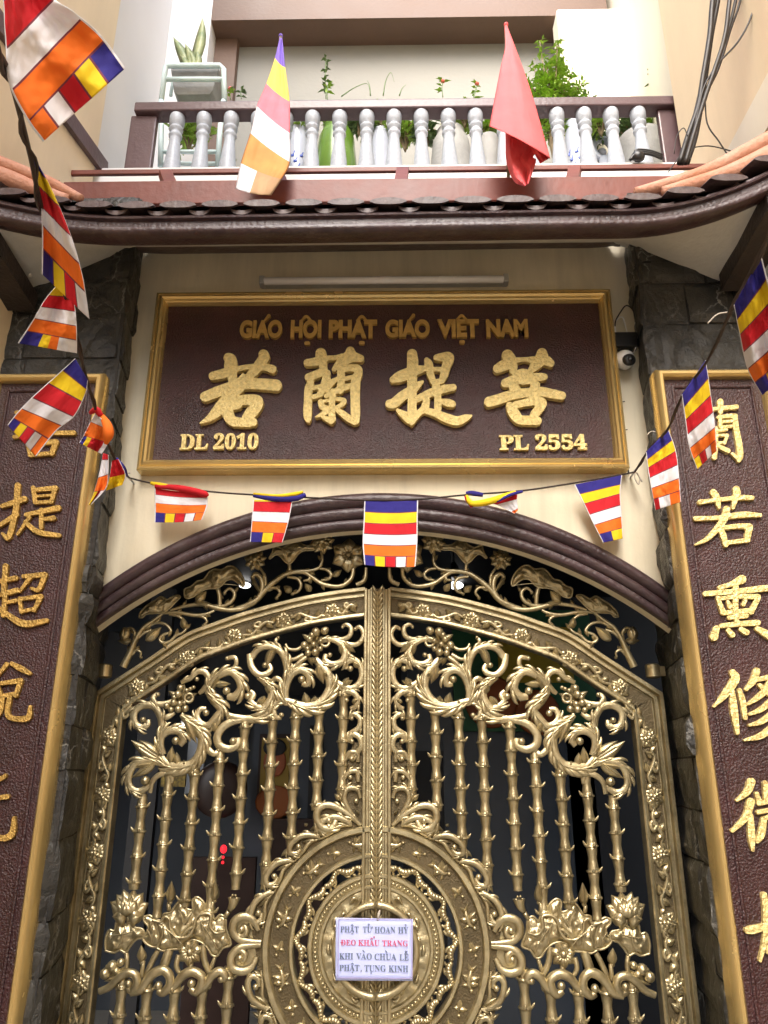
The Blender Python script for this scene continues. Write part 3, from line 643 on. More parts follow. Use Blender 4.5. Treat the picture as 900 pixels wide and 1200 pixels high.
l5 = [[(-60,470,6),(5,448,6),(16,438,3)], [(-75,530,6),(-10,510,6),(20,505,7)], [(-30,430,7),(-40,520,7),(-80,620,4)], [(-25,515,7),(-30,610,8),(5,632,8),(36,618,9),(42,570,4)]]
for st, zz in ((l1, C5), (l2, C5), (l3, C5), (l4, CL6), (l5, CL6)):
    glyph('character', st, zz, YCB-.012, .018, M['leafgold_shaded'], cl, .0012, 2.4*zz[2]/6)
# ------------------------------------------------------------ the brass gate: left leaf built, right leaf its mirror
ZM = dict(A=(130,620,5.625), B=(280,620,5.625), C=(130,770,5.625), D=(290,710,5.625), E=(110,900,5.625), F=(110,1030,5.294), G=(270,930,5.0), H=(280,1040,5.625))
MPP = .0029
def tr(z, pts):                              # (x, y, r) in a survey sheet -> gate plane metres
    ox, oy, sc = ZM[z]; out = []
    for p in pts:
        x, zz = xz(ox+p[0]/sc, oy+p[1]/sc); out.append((x, zz, (p[2] if len(p) > 2 else 10)/sc*MPP*1.20))
    return out
def vine(mb, pts, depth=.95, y0=-.012, n=10, per=5, groove=0.0, lift=.004, tipball=None, lobes=0, side=None):
    """a carved stem: planar Catmull-Rom path with varying width, rounded section, optional leaf lobes"""
    sp = spline(pts, per); loops = []; N = len(sp)
    T = []
    for i in range(N):
        d = sp[min(i+1, N-1)][:2]-sp[max(i-1, 0)][:2]; l = np.hypot(*d) or 1; T.append(d/l)
    for i, p in enumerate(sp):
        t = T[i]; nv = np.array((-t[1], t[0])); r = p[2]; yy = y0-lift*math.sin(PI*i/(N-1)); lp = []
        for k in range(n):
            a = 2*PI*k/n; g = 1.0
            ry = r*depth*math.sin(a)
            if groove: ry *= 1-groove*(math.exp(-((a-1.15)/.22)**2)+math.exp(-((a-2.0)/.22)**2))
            lp.append((p[0]+nv[0]*r*math.cos(a), yy-ry, p[1]+nv[1]*r*math.cos(a)))
        loops.append(lp)
    mb.loft(loops, cap=True)
    if tipball: p = sp[-1] if tipball is True else tipball; mb.ball((p[0], y0-.004, p[1]), p[2], .95, 12, 8)
    if lobes:
        tot = 0
        for i in range(1, N-1): tot += T[i-1][0]*T[i+1][1]-T[i-1][1]*T[i+1][0]
        sd = side or (1 if tot < 0 else -1)   # convex side
        lobes = lobes*2+1
        for q in range(lobes):
            i = int((.08+.70*q/max(1, lobes-1 or 1))*(N-1)); p = sp[i]; t = T[i]; nv = np.array((-t[1], t[0]))*sd; r = p[2]
            a0 = p[:2]-t*r*1.2+nv*r*.1; a1 = p[:2]+nv*r*.95+t*r*.5; a2 = p[:2]+nv*r*1.28+t*r*1.7; a3 = p[:2]+nv*r*1.12+t*r*2.5
            vine_raw(mb, [(*a0, r*.32), (*a1, r*.58), (*a2, r*.38), (*a3, r*.05)], y0-r*.45)
            b0 = p[:2]-t*r*1.3-nv*r*.05; b1 = p[:2]+nv*r*.25+t*r*.6; b2 = p[:2]+nv*r*.35+t*r*2.3
            vine_raw(mb, [(*b0, r*.16), (*b1, r*.26), (*b2, r*.05)], y0-r*.80)
def vine_raw(mb, pts, y0, n=7, per=4, depth=.9):
    sp = spline(pts, per); N = len(sp); loops = []
    for i, p in enumerate(sp):
        d = sp[min(i+1, N-1)][:2]-sp[max(i-1, 0)][:2]; l = np.hypot(*d) or 1; t = d/l; nv = (-t[1], t[0]); r = p[2]
        loops.append([(p[0]+nv[0]*r*math.cos(2*PI*k/n), y0-r*depth*math.sin(2*PI*k/n), p[1]+nv[1]*r*math.cos(2*PI*k/n)) for k in range(n)])
    mb.loft(loops, cap=True)
def blade(mb, base, tip, w, y0, bulge=.012, curl=0.0, nu=8, pw=.8, lift=0.0):
    """one petal or leaf: pointed, bulged, with a midrib and a closed back"""
    bx, bz = base; tx, tz = tip; L = math.hypot(tx-bx, tz-bz); ux, uz = (tx-bx)/L, (tz-bz)/L; nx, nz_ = -uz, ux
    F, B = [], []
    for i in range(nu+1):
        u = i/nu; ww = w*max(.02, math.sin(PI*min(1, u**pw*.93+.07)))*.5
        row, rb = [], []
        for v in (-1, -.6, -.15, 0, .15, .6, 1):
            yy = y0-bulge*(1-v*v)*math.sin(PI*min(1, .15+u*.85))-lift*u*u+(.0035*(1-abs(v)/.15) if abs(v) < .15 else 0)-.0
            off = v*ww+curl*L*u*u
            row.append((bx+ux*L*u+nx*off, yy, bz+uz*L*u+nz_*off)); rb.append((bx+ux*L*u+nx*off, y0-lift*u*u+.004, bz+uz*L*u+nz_*off))
        F.append(row+rb[::-1])
    mb.loft(F, closed=True, cap=True)
def flower(mb, c, r, y0, n=6, a0=0.3, bulge=.008, core=.28, w=.8):
    for k in range(n):
        a = a0+2*PI*k/n; blade(mb, (c[0]+r*.12*math.cos(a), c[1]+r*.12*math.sin(a)), (c[0]+r*math.cos(a), c[1]+r*math.sin(a)), r*w, y0, bulge)
    mb.ball((c[0], y0-bulge*.6, c[1]), r*core, .7, 10, 6)
def inside(p, poly):
    c = False; j = len(poly)-1
    for i in range(len(poly)):
        if (poly[i][1] > p[1]) != (poly[j][1] > p[1]) and p[0] < (poly[j][0]-poly[i][0])*(p[1]-poly[i][1])/(poly[j][1]-poly[i][1])+poly[i][0]: c = not c
        j = i
    return c
def pillow(mb, outline, H, w, y0, step, ripple=0.0, freq=60, seed=0, per=5):
    """a carved sheet such as a lotus leaf: outline swells towards the viewer with ruffles"""
    o = [tuple(p) for p in spline(list(outline)+[outline[0]], per)][:-1]
    arr = np.array(o); nxt = np.roll(arr, -1, 0)
    def dist(p):
        d = nxt-arr; q = np.array(p)-arr; t = np.clip((q*d).sum(1)/((d*d).sum(1)+1e-12), 0, 1)
        return np.sqrt(((q-d*t[:, None])**2).sum(1)).min()
    x0, z0 = arr.min(0); x1, z1 = arr.max(0); g = []
    x = x0
    while x < x1:
        z = z0
        while z < z1:
            p = (x+random.uniform(-.15, .15)*step, z+random.uniform(-.15, .15)*step)
            if inside(p, o) and dist(p) > step*.45: g.append(p)
            z += step
        x += step
    v, f = cdt(o, inner=g); V = []
    for p in v:
        d = dist(p); s = min(1, d/w); k = math.sqrt(max(0, 1-(1-s)**2))
        h = H*k+ripple*(.35+.65*k)*(noise.noise(Vector((p[0]*freq, seed, p[1]*freq)))+.5*math.sin(p[0]*freq*1.1+2.2*noise.noise(Vector((p[0]*14, 3+seed, p[1]*14)))))
        V.append((p[0], y0-h, p[1]))
    mb.add(V, f); n = len(o); i0 = {}
    mb.add([(p[0], y0-(0), p[1]) for p in v], [tuple(reversed(q)) for q in f])
def spiral(c, r0, r1, a0, turns, w0, w1, n=14):
    return [(c[0]+(r0+(r1-r0)*i/n)*math.cos(a0+2*PI*turns*i/n), c[1]+(r0+(r1-r0)*i/n)*math.sin(a0+2*PI*turns*i/n), w0+(w1-w0)*i/n) for i in range(n+1)]

LF = thing('gate_leaf', 'left leaf of the double brass gate, its half disc meeting the rope moulding', 'gate', (-1.08, 0, .02), 'leaves of the brass gate')
br, bfl = M['brass'], M['brass_floor']
# outer frame: moulding swept along the outline
outer_px = [(130,801), (178,770), (219,743), (255,729), (290,717), (350,701), (392,693.5), (428,689)]
oc = [xz(*p) for p in outer_px]; cor = xz(117, 812)
vert = [(-1.080, .06), (-1.080, .9), (-1.080, cor[1]-.03)]
arcp = [tuple(p) for p in spline(oc, 5)]
path = [(-1.080, .06+.02*i*(cor[1]-.06)/.02/40) for i in range(0, 40)] + [(-1.078, cor[1])] + arcp
path = [(x, z) for x, z in path]
def offset_path(P):
    out = []
    for i in range(len(P)):
        a = np.array(P[max(i-1, 0)]); b_ = np.array(P[i]); c = np.array(P[min(i+1, len(P)-1)])
        t1 = (b_-a); t2 = (c-b_); t1 = t1/(np.hypot(*t1) or 1); t2 = t2/(np.hypot(*t2) or 1)
        if i == 0: t1 = t2
        if i == len(P)-1: t2 = t1
        n1 = np.array((t1[1], -t1[0])); n2 = np.array((t2[1], -t2[0])); m = n1+n2; m = m/np.hypot(*m); out.append(m/max(.5, m@n1))
    return out
NO = offset_path(path)
XEND = -.050
def sweep_profile(mb, prof, clip=True):
    loops = []
    for (x, z), nn in zip(path, NO):
        lp = []
        for d, y in prof:
            lp.append((min(x+nn[0]*d, XEND), y, z+nn[1]*d))
        loops.append(lp)
    mb.loft(loops, closed=False)
b = MB()
sweep_profile(b, [(0, .03), (0, -.020), (.003, -.025), (.015, -.025), (.018, -.020), (.019, -.004), (.025, -.003), (.026, -.014), (.028, -.017), (.037, -.017), (.039, -.013), (.040, -.003), (.044, -.002)])
sweep_profile(b, [(.099, -.002), (.100, -.014), (.103, -.018), (.107, -.020), (.114, -.020), (.118, -.016), (.119, .03)])
b.box(-1.079, -.05, -.022, .03, .02, .10)
b.build('outer_frame', br, LF, sharp=40)
b = MB(); sweep_profile(b, [(.042, -.004), (.101, -.004)]); b.build('border_ground', bfl, LF)
# closing stile next to the rope
zt = xz(432, 688.5)[1]
b = MB(); b.box(-.052, -.040, -.030, .03, .03, zt-.010); b.box(-.040, -.028, -.024, .03, .03, zt-.012)
bevel(b.build('closing_stile', br, LF, smooth=False), .003)
# flowers and vine of the border
fl_px = [(390,717.4), (333,727.6), (274.9,746.6), (218.5,773.2), (161,806.4), (135,864), (127.8,931.6), (119,999.6), (110,1077), (100,1151)]
FL = [xz(*p) for p in fl_px]; FL += [(FL[-1][0]-.000, FL[-1][1]-.205*(i+1)) for i in range(3)]
FL = [(-1.0075, z) if i >= 5 else (x, z) for i, (x, z) in enumerate(FL)]
b = MB()
for i, c in enumerate(FL):
    flower(b, c, .041, -.009, 6, .3+i*.37, .007, .24, .95)
    flower(b, c, .023, -.016, 5, .9+i*.5, .006, .40, 1.0)
ends = [xz(424, 712)] + FL
for i in range(len(ends)-1):
    a, c = np.array(ends[i]), np.array(ends[i+1]); d = c-a; L = np.hypot(*d); d = d/L; nv = np.array((-d[1], d[0])); s = 1 if i % 2 else -1
    q = lambda t, o: tuple(a+d*L*t+nv*o*s)
    w = .0078
    vine_raw(b, [(*q(.20, .004), w*.7), (*q(.34, .015), w), (*q(.50, .004), w*1.1), (*q(.66, -.014), w), (*q(.82, -.006), w*.7)], -.012)
    sp = [(*q(.50, .002), w), (*q(.58, .016), w), (*q(.50, .024), w*.9), (*q(.43, .018), w*.8), (*q(.46, .012), w*.7)]
    vine_raw(b, sp, -.014); b.ball((*(q(.47, .0135)[0:1]), -.012, q(.47, .0135)[1]), .008, .8, 8, 6)
    blade(b, q(.60, -.010), q(.44, -.022), .026, -.013, .009, .1); blade(b, q(.66, -.014), q(.76, .014), .026, -.013, .009, -.1)
    blade(b, q(.34, .014), q(.25, -.018), .026, -.013, .009, .1); blade(b, q(.26, .006), q(.13, .022), .022, -.013, .005, .1)
    blade(b, q(.80, -.004), q(.90, -.022), .022, -.013, .005, .1)
b.build('floral_border', br, LF, sharp=70)

# lotus cresting on top of the arch
cr = [('A',[(92,915,20),(140,820,18),(175,740,15),(225,660,12),(290,612,10),(350,565,9)]), ('A',[(172,745,10),(225,695,9),(280,672,8)]), ('A',[(168,740,10),(170,690,9),(150,663,8),(118,668,7),(108,690,6)]),
 ('A',[(150,832,9),(180,805,8),(210,820,7),(203,850,5)]), ('A',[(348,562,8),(450,558,9),(560,577,10),(640,567,9),(690,545,7)]), ('A',[(400,545,7),(480,520,10),(560,507,11),(620,505,12),(690,525,14),(780,542,13),(860,535,12),(920,512,12)]),
 ('A',[(245,655,7),(310,625,8),(370,635,8),(405,672,8),(400,690,7),(360,703,8),(333,735,8),(355,757,8),(400,747,8),(440,710,8),(480,692,8),(502,668,7),(478,650,6)]), ('A',[(395,570,7),(450,580,8),(490,608,8),(500,630,8)]), ('A',[(560,577,7),(620,590,8),(642,620,8),(612,648,7)]),
 ('A',[(712,395,13),(725,450,12),(726,510,12)]), ('A',[(680,515,10),(760,512,10),(812,475,11),(822,430,10),(790,402,9),(752,428,7)]),
 ('B',[(-40,545,12),(70,505,15),(130,470,16),(180,410,16),(250,350,15),(320,305,13),(400,290,12),(470,285,10),(530,265,9),(552,220,9),(548,165,8)]), ('B',[(30,525,11),(110,490,14),(158,420,16),(157,345,15),(120,308,13),(95,330,11),(102,360,8)]),
 ('B',[(178,420,9),(180,330,9),(145,265,7)]), ('B',[(345,305,9),(335,230,11)]), ('B',[(330,300,9),(430,295,11),(490,330,12),(550,370,12),(640,388,12),(700,375,12),(745,330,12),(755,270,11),(740,225,8)]), ('B',[(325,325,8),(390,338,9),(414,380,9),(395,420,8),(355,435,6)]),
 ('B',[(195,402,9),(250,398,9),(277,430,9),(252,462,7)]), ('B',[(535,270,8),(580,278,9),(612,310,10),(592,340,9),(545,347,7)]), ('B',[(460,300,7),(470,340,8),(430,350,6)]), ('B',[(775,377,13),(830,345,12),(840,265,9)])]
b = MB()
for z, p in cr:
    tq = tr(z, p); vine(b, [(q[0], q[1], q[2]*1.22) for q in tq], y0=-.022, n=9, per=4, lift=.003)
    for k in range(1, len(tq)-1, 2):             # small leaves springing from the stems
        dx, dz = tq[k+1][0]-tq[k-1][0], tq[k+1][1]-tq[k-1][1]; L_ = math.hypot(dx, dz); sg_ = 1 if k % 4 == 1 else -1; l_ = .030 if len(tq) > 5 else .020
        blade(b, tq[k][:2], (tq[k][0]+(dx*.75-dz*.65*sg_)/L_*l_, tq[k][1]+(dz*.75+dx*.65*sg_)/L_*l_), .016, -.024, .008, .12*sg_)
for z, x, y, r in (('A',752,428,14), ('B',102,358,18), ('B',355,433,12), ('B',252,460,13), ('A',205,850,10), ('A',612,646,10)):
    p = tr(z, [(x, y, r)])[0]; b.ball((p[0], -.010, p[1]), p[2], .9)
for z, bs, tp, w in (('A',(245,745),(345,655),62), ('A',(575,490),(640,420),60), ('A',(560,495),(690,510),36), ('A',(500,665),(480,590),46), ('B',(350,425),(300,385),48), ('B',(480,420),(440,370),44), ('B',(625,325),(680,280),40), ('B',(90,330),(165,460),24), ('A',(150,745),(60,745),44), ('A',(110,660),(100,760),66)):
    q = tr(z, [bs, tp]); blade(b, q[0][:2], q[1][:2], w/5.625*MPP*1.25, -.028, .012)
b.build('cresting_vine', br, LF, sharp=70)
def out_(z, pts): return [p[:2] for p in tr(z, pts)]
for z, ol in (('A',[(500,460),(497,410),(540,390),(580,355),(620,345),(655,300),(690,278),(740,280),(780,257),(820,262),(862,302),(890,360),(880,392),(845,365),(810,345),(770,352),(735,388),(700,402),(650,405),(600,425),(560,455),(520,468)]),
              ('B',[(205,205),(228,165),(243,125),(285,140),(330,118),(352,95),(400,98),(440,122),(505,125),(495,152),(440,155),(400,175),(362,225),(335,242),(308,225),(282,195),(250,182),(215,208)]),
              ('A',[(200,592),(212,555),(258,510),(300,485),(345,458),(390,475),(440,448),(470,458),(440,492),(402,530),(362,560),(300,566),(250,570),(225,592)])):
    b = MB(); pillow(b, out_(z, ol), .016, .022, -.026, .0065, .007, 70, len(ol)); q = tr(z, ol+[ol[0]]); vine(b, [(x, zz, .0036) for x, zz, r in q], y0=-.030, n=6, per=4, lift=0)
    cx = np.mean([p[0] for p in q]); cz = np.mean([p[1] for p in q])
    for k in range(0, len(q)-1, 2): vine_raw(b, [(cx+(q[k][0]-cx)*.1, cz+(q[k][1]-cz)*.1-.005, .0020), (cx+(q[k][0]-cx)*.55, cz+(q[k][1]-cz)*.55, .0018), (cx+(q[k][0]-cx)*.95, cz+(q[k][1]-cz)*.95, .001)], -.043, 5, 4)
    b.build('lotus_leaf', br, LF, sharp=70)
for z, x, y, r, n in (('B',115,215,68,9), ('B',552,98,76,8), ('B',725,185,118,6)):
    c = tr(z, [(x, y, r)])[0]; b = MB()
    if n == 6: flower(b, c[:2], c[2], -.030, 6, .5, .016, .13, .92)
    else:
        flower(b, c[:2], c[2]*1.1, -.028, n, .2, .010, .30, .8); flower(b, c[:2], c[2]*.72, -.038, n-1, .6, .012, .45, .75)
    b.build('lotus_flower', br, LF, sharp=70)

# scrollwork
sc_ = [('D',[(262,645,22),(248,590,22),(258,525,22),(290,462,21),(335,430,20),(385,435,20),(412,475,19),(398,518,17),(362,515,15)],(360,488,24),3),
 ('D',[(268,480,20),(264,400,20),(245,340,19),(215,300,17),(170,280,17),(120,272,18),(70,295,18),(30,345,18)],None,3),
 ('D',[(18,320,16),(30,400,18),(75,455,17),(125,455,16),(157,422,15),(140,385,13)],(120,395,19),0),
 ('D',[(75,470,14),(130,512,19),(165,560,23),(162,620,24),(112,680,24),(60,665,19),(28,630,16),(45,590,14),(22,565,12)],(8,598,22),3),
 ('D',[(-20,747,20),(80,745,21),(140,702,19),(190,642,17),(240,627,16),(300,642,20),(350,665,26),(420,672,28),(490,640,28),(530,590,26),(550,530,24),(530,450,24),(482,392,22),(445,345,15)],None,6),
 ('D',[(200,640,14),(178,690,14),(192,735,13),(228,738,12)],(228,722,16),0),
 ('D',[(545,450,14),(580,497,16),(625,527,16),(680,547,15),(732,520,16),(757,460,17),(742,392,17),(700,360,17),(655,378,15),(647,420,14)],(680,418,19),3),
 ('D',[(490,238,11),(550,225,14),(612,252,17),(647,312,18),(625,372,19),(562,390,18),(515,362,15),(520,322,13)],(545,328,16),3),
 ('D',[(555,225,12),(630,225,13),(677,200,13),(683,150,12),(650,128,10),(624,145,8)],(628,147,10),0),
 ('D',[(615,240,12),(700,262,13),(747,240,13),(767,190,12),(742,145,11),(708,157,9)],(712,158,12),0),
 ('D',[(622,625,12),(640,572,14),(690,570,15),(727,610,15),(717,662,14),(680,682,12)],(655,625,15),2),
 ('D',[(205,215,10),(190,240,9),(215,282,10)],(207,214,11),0),
 ('D',[(160,507,12),(192,482,14),(225,502,14),(240,560,14),(262,620,15)],(170,510,14),0),
 ('D',[(680,745,12),(702,717,13),(742,745,13),(738,800,14),(700,830,13),(660,850,10)],(690,745,13),2),
 ('D',[(665,900,12),(690,850,14),(738,868,14),(750,930,15),(700,985,14),(660,1000,10)],(690,895,16),2),
 ('C',[(645,215,18),(675,150,20),(740,112,21),(800,100,21),(850,145,23),(865,210,23),(825,260,22),(772,262,18)],(768,226,25),3),
 ('C',[(768,12,12),(822,8,12),(832,50,12),(800,95,12)],(772,14,14),0),
 ('C',[(648,190,19),(662,250,22),(702,300,25),(737,350,23),(702,400,21),(650,452,19),(600,440,17),(575,395,15),(592,348,14),(632,345,13)],(634,370,21),4),
 ('C',[(740,362,13),(800,392,15),(905,412,19)],None,0),
 ('C',[(905,415,17),(830,420,19),(752,457,21),(710,520,21),(722,580,21),(780,607,19),(835,582,18),(840,532,16)],(812,556,24),0),
 ('C',[(618,530,20),(642,600,17),(690,640,15),(722,607,10)],(718,612,13),0),
 ('C',[(430,290,14),(360,312,16),(300,310,15),(286,270,14),(318,243,12)],(318,250,15),0),
 ('C',[(425,365,13),(375,400,15),(330,385,11)],(335,388,13),0),
 ('C',[(468,170,11),(530,142,14),(580,100,15),(632,108,16),(652,160,15),(622,212,15),(585,242,10)],(574,150,15),2),
 ('C',[(340,545,17),(342,450,18),(330,382,18),(290,327,19),(220,322,19),(167,362,19),(165,430,19),(200,465,18),(247,450,17),(250,415,15)],(222,415,19),3),
 ('C',[(352,645,17),(335,580,19),(345,520,21),(400,485,21),(462,495,19),(487,542,17),(460,582,15)],(436,552,25),3),
 ('C',[(470,378,14),(520,430,22),(582,480,24),(612,540,24),(592,640,23),(540,702,22),(470,724,26),(400,720,22),(358,685,17),(330,635,13)],None,6),
 ('C',[(385,722,14),(310,690,19),(230,682,21),(160,712,21),(130,770,20),(127,832,18),(160,880,18),(212,880,17),(262,842,16)],(236,815,28),3),
 ('C',[(262,895,12),(282,822,13),(322,780,14),(372,765,14),(407,790,14),(402,830,12)],None,0)]
for z, p, bl_, lob in sc_:
    b = MB(); tb = tr(z, [bl_])[0] if bl_ else None
    vine(b, [(q[0], q[1], q[2]*1.22) for q in tr(z, p)], depth=.72, y0=-.012, n=16, per=5, groove=.34, lift=.006, tipball=tb, lobes=lob)
    if tb: b.ball((tb[0]+tb[2]*.3, -.010-tb[2]*.55, tb[1]+tb[2]*.2), tb[2]*.55, .8, 9, 6)
    b.build('scroll', br, LF, sharp=75)
# acanthus leaves and tendrils
ac = [('C',(330,672),(132,572),64,-.10), ('C',(325,650),(205,530),48,.12), ('C',(330,640),(300,530),30,.1), ('C',(300,690),(170,820),52,-.2), ('C',(300,700),(135,745),30,-.15), ('C',(690,430),(685,500),44,.05), ('C',(505,400),(540,580),46,.18), ('C',(560,450),(610,590),40,.15), ('C',(400,700),(400,590),44,-.12), ('C',(450,715),(430,630),40,-.12), ('C',(500,715),(485,680),28,0), ('C',(690,190),(790,160),40,-.2), ('C',(660,220),(750,120),34,.2), ('C',(700,320),(660,260),36,.1),
      ('D',(180,285),(100,400),50,.2), ('D',(200,290),(150,330),30,.1), ('D',(470,400),(480,520),52,.2), ('D',(500,440),(540,480),34,.1), ('D',(400,660),(370,575),50,-.1), ('D',(450,650),(440,595),46,-.1), ('D',(330,655),(315,615),30,0), ('D',(130,520),(165,610),40,.12), ('D',(120,600),(60,680),40,-.1), ('D',(620,250),(620,340),36,.1), ('D',(640,255),(710,315),40,.05), ('D',(650,260),(680,300),30,.05), ('D',(640,530),(670,475),46,.0), ('D',(625,530),(700,500),34,.1), ('D',(420,350),(470,380),36,0), ('D',(410,340),(420,400),24,.2), ('D',(700,380),(755,420),34,.1), ('D',(690,640),(740,620),30,.1)]
b = MB()
for z, bs, tp, w, cu in ac:
    q = tr(z, [bs, tp]); blade(b, q[0][:2], q[1][:2], w/5.625*MPP*1.35, -.018, .012, cu)
for z, p in (('D',[(375,262,12),(330,292,11),(275,288,10),(254,255,8)]), ('D',[(372,325,15),(310,357,13),(264,345,9)]), ('D',[(395,340,16),(350,372,15),(310,407,13),(274,402,9)])): vine(b, tr(z, p), y0=-.014, per=4)
b.build('acanthus_leaves', br, LF, sharp=75)
for z, bs in (('D',[(455,180,28),(415,228,20),(380,265,24),(404,318,21),(450,312,23),(484,290,17),(486,240,15),(512,172,24),(430,200,20),(440,260,18),(400,290,16),(520,165,20)]), ('C',[(455,250,25),(425,305,22),(380,325,20),(465,312,21),(408,350,18),(455,347,21),(502,343,21),(470,208,22),(430,270,18),(510,225,15),(535,215,13),(555,205,12),(495,305,14)])):
    b = MB()
    for p in tr(z, bs): b.ball((p[0], -.024, p[1]), p[2]*1.06, .95, 10, 7)
    c = tr(z, [(bs[0][0]+60, bs[0][1]+65, 1) if z == 'D' else (522, 272, 1)])[0]
    vine(b, [(c[0]+.016*math.cos(a), c[1]+.016*math.sin(a), .006) for a in np.linspace(0, 2*PI, 9)], y0=-.016, per=3)
    q = np.mean([p[:2] for p in tr(z, bs)], 0)
    for a in (0.4, 1.5, 2.6, 3.7, 4.9): blade(b, q, (q[0]+.062*math.cos(a), q[1]+.062*math.sin(a)), .03, -.006, .008)
    b.build('fruit_cluster', br, LF, sharp=75)

# bamboo bars
def bamboo(name, x, z0, z1, ph=0.0):
    b = MB(); prof = []; node = .0835; h = z0; k = 0
    segs = []; z = z1-ph*node
    cuts = []
    while z > z0: cuts.append(z); z -= node
    pr = [(.0135, z0)]
    zz = z0+.002; R0 = .0195
    levels = np.arange(z0, z1, node/9)
    for zv in levels:
        u = ((zv-(z1-ph*node)) / node) % 1.0          # 0 at a node
        r = R0*(.78+.26*abs(math.cos(PI*u))**1.6)
        if u < .06 or u > .97: r = R0*1.22
        pr.append((r, zv))
    for c in cuts: pr += [(R0*1.05, c-.004), (R0*1.30, c-.001), (R0*1.26, c+.003), (R0*.98, c+.007)]
    pr = sorted(pr, key=lambda q: q[1]); pr.append((R0*.95, z1))
    b.lathe(pr, x, -.004, 12)
    for i, c in enumerate(cuts):
        s = -1 if i % 2 else 1
        for dx, ln in ((s*R0*1.12, .020), (-s*R0*.2, .017)):
            t = (x+dx*1.45, c+ln) if abs(dx) > R0 else (x+dx, c+ln)
            yb_ = -.006 if abs(dx) > R0 else -.004-R0*1.1
            loops = []
            for u, w in ((0, .006), (.35, .0075), (.75, .004), (1, .0006)):
                cx = x+dx*.85+(t[0]-x-dx*.85)*u; cz = c-.002+(ln)*u
                loops.append([(cx+w*math.cos(2*PI*q/7), yb_-.006*u+w*.8*math.sin(2*PI*q/7), cz) for q in range(7)])
            b.loft(loops, cap=True)
    b.build(name, br, LF, sharp=70)
for (tx, ty), (bx_, by), ph in (((168.7,930),(157,1042),.55), ((199,905),(184.6,1075),.95), ((231,889),(215.8,1062),.7), ((260.7,878),(244,1070),.55), ((287,846),(277,1042),.25), ((319.3,834),(312,1036),.35), ((347,827),(341.5,992),.55), ((375,825),(370.5,950),.3), ((403,808),(401,934),.3)):
    a, c = xz(tx, ty), xz(bx_, by); bamboo('bamboo_bar', (a[0]+c[0])/2, c[1], a[1], ph)
for px, py, ph in ((144,1151,.35), (174,1149,.5), (206,1153,.4), (238,1153,.35), (268.7,1138,.4)):
    a = xz(px, py); bamboo('bamboo_bar', a[0]+.0, .10, a[1]+.015, ph)

# lotus pond band
LV = [[(80,440),(78,385),(88,340),(105,312),(135,316),(150,260),(190,280),(235,266),(262,296),(310,308),(322,350),(300,362),(268,372),(235,410),(205,452),(170,436),(130,452)],
      [(315,232),(352,222),(378,245),(402,300),(414,350),(408,402),(380,418),(340,402),(308,362),(335,330),(345,290),(320,260)],
      [(398,424),(408,350),(392,285),(380,245),(432,256),(440,215),(482,203),(520,150),(548,134),(582,180),(618,186),(618,130),(650,110),(692,150),(692,195),(742,213),(752,250),(790,218),(822,245),(828,310),(856,400),(805,424),(770,472),(738,466),(708,420),(660,382),(600,376),(540,424),(480,432),(432,440)]]
for k, ol in enumerate(LV):
    b = MB(); pillow(b, out_('F', ol), .020, .045, -.008, .0065, .010, 75, 7+k)
    q = tr('F', ol+[ol[0]]); vine(b, [(x, z, .0042) for x, z, r in q], y0=-.013, n=7, per=4, lift=0)
    if k == 2:
        for fold in ([(380,245),(430,256),(455,225),(485,240),(490,292),(522,345),(570,352),(605,340),(635,290),(650,230),(692,205),(740,215),(735,282),(770,325),(828,312)], [(560,345),(600,300),(630,290)]):
            vine(b, [(x, z, .0055) for x, z, r in tr('F', fold)], y0=-.034, n=7, per=4, lift=0)
        vn = [[(570,260),(540,180)], [(570,260),(600,200)], [(575,270),(650,150)], [(680,260),(780,420)], [(680,250),(700,380)], [(680,250),(730,240)], [(470,300),(500,400)], [(450,280),(420,400)], [(470,300),(560,390)]]
    else: vn = [[(200,330),(120,340)], [(200,330),(170,420)], [(200,330),(210,280)], [(200,330),(270,310)]] if k == 0 else [[(370,260),(390,380)], [(350,300),(380,390)]]
    for v in vn: q = tr('F', v); vine_raw(b, [(q[0][0], q[0][1], .0034), ((q[0][0]+q[1][0])/2+.004, (q[0][1]+q[1][1])/2, .0026), (q[1][0], q[1][1], .0012)], -.038, 6)
    b.build('lotus_leaf', br, LF, sharp=75)
b = MB()
for bs, tp, w, y0 in (((225,215),(108,138),62,-.012), ((225,215),(345,148),62,-.012), ((215,225),(130,225),46,-.026), ((235,225),(318,218),46,-.026), ((222,200),(150,92),56,-.016), ((228,200),(315,82),56,-.016), ((222,195),(190,62),50,-.014), ((228,195),(258,58),50,-.014), ((222,205),(160,120),44,-.026), ((228,205),(290,115),44,-.026), ((224,205),(198,98),46,-.028), ((226,205),(252,98),46,-.028), ((225,215),(226,125),44,-.034)):
    q = tr('F', [bs, tp]); blade(b, q[0][:2], q[1][:2], w/5.294*MPP*2.5, y0, .018, 0, 8, .55)
vine(b, tr('F', [(222,215,10),(222,262,12)])); b.build('lotus_flower', br, LF, sharp=75)
for bs, tp, st in (((478,140),(490,8),[(470,140,9),(474,195,12)]), ((752,128),(758,0),[(745,130,10),(735,210,12)]), ((305,505),(303,405),[(315,505,11),(305,605,12)])):
    b = MB(); q = tr('F', [bs, tp])
    for o, w, y in ((-.008, 40, -.010), (.008, 40, -.010), (0, 46, -.018)): blade(b, (q[0][0]+o*.6, q[0][1]), (q[1][0], q[1][1]-abs(o)), w/5.294*MPP*1.2, y, .013, 0, 9, .75)
    p = tr('F', [(bs[0], bs[1]+4, 14)])[0]; b.ball((p[0], -.012, p[1]), p[2]); vine(b, tr('F', st)); b.build('lotus_bud', br, LF, sharp=75)
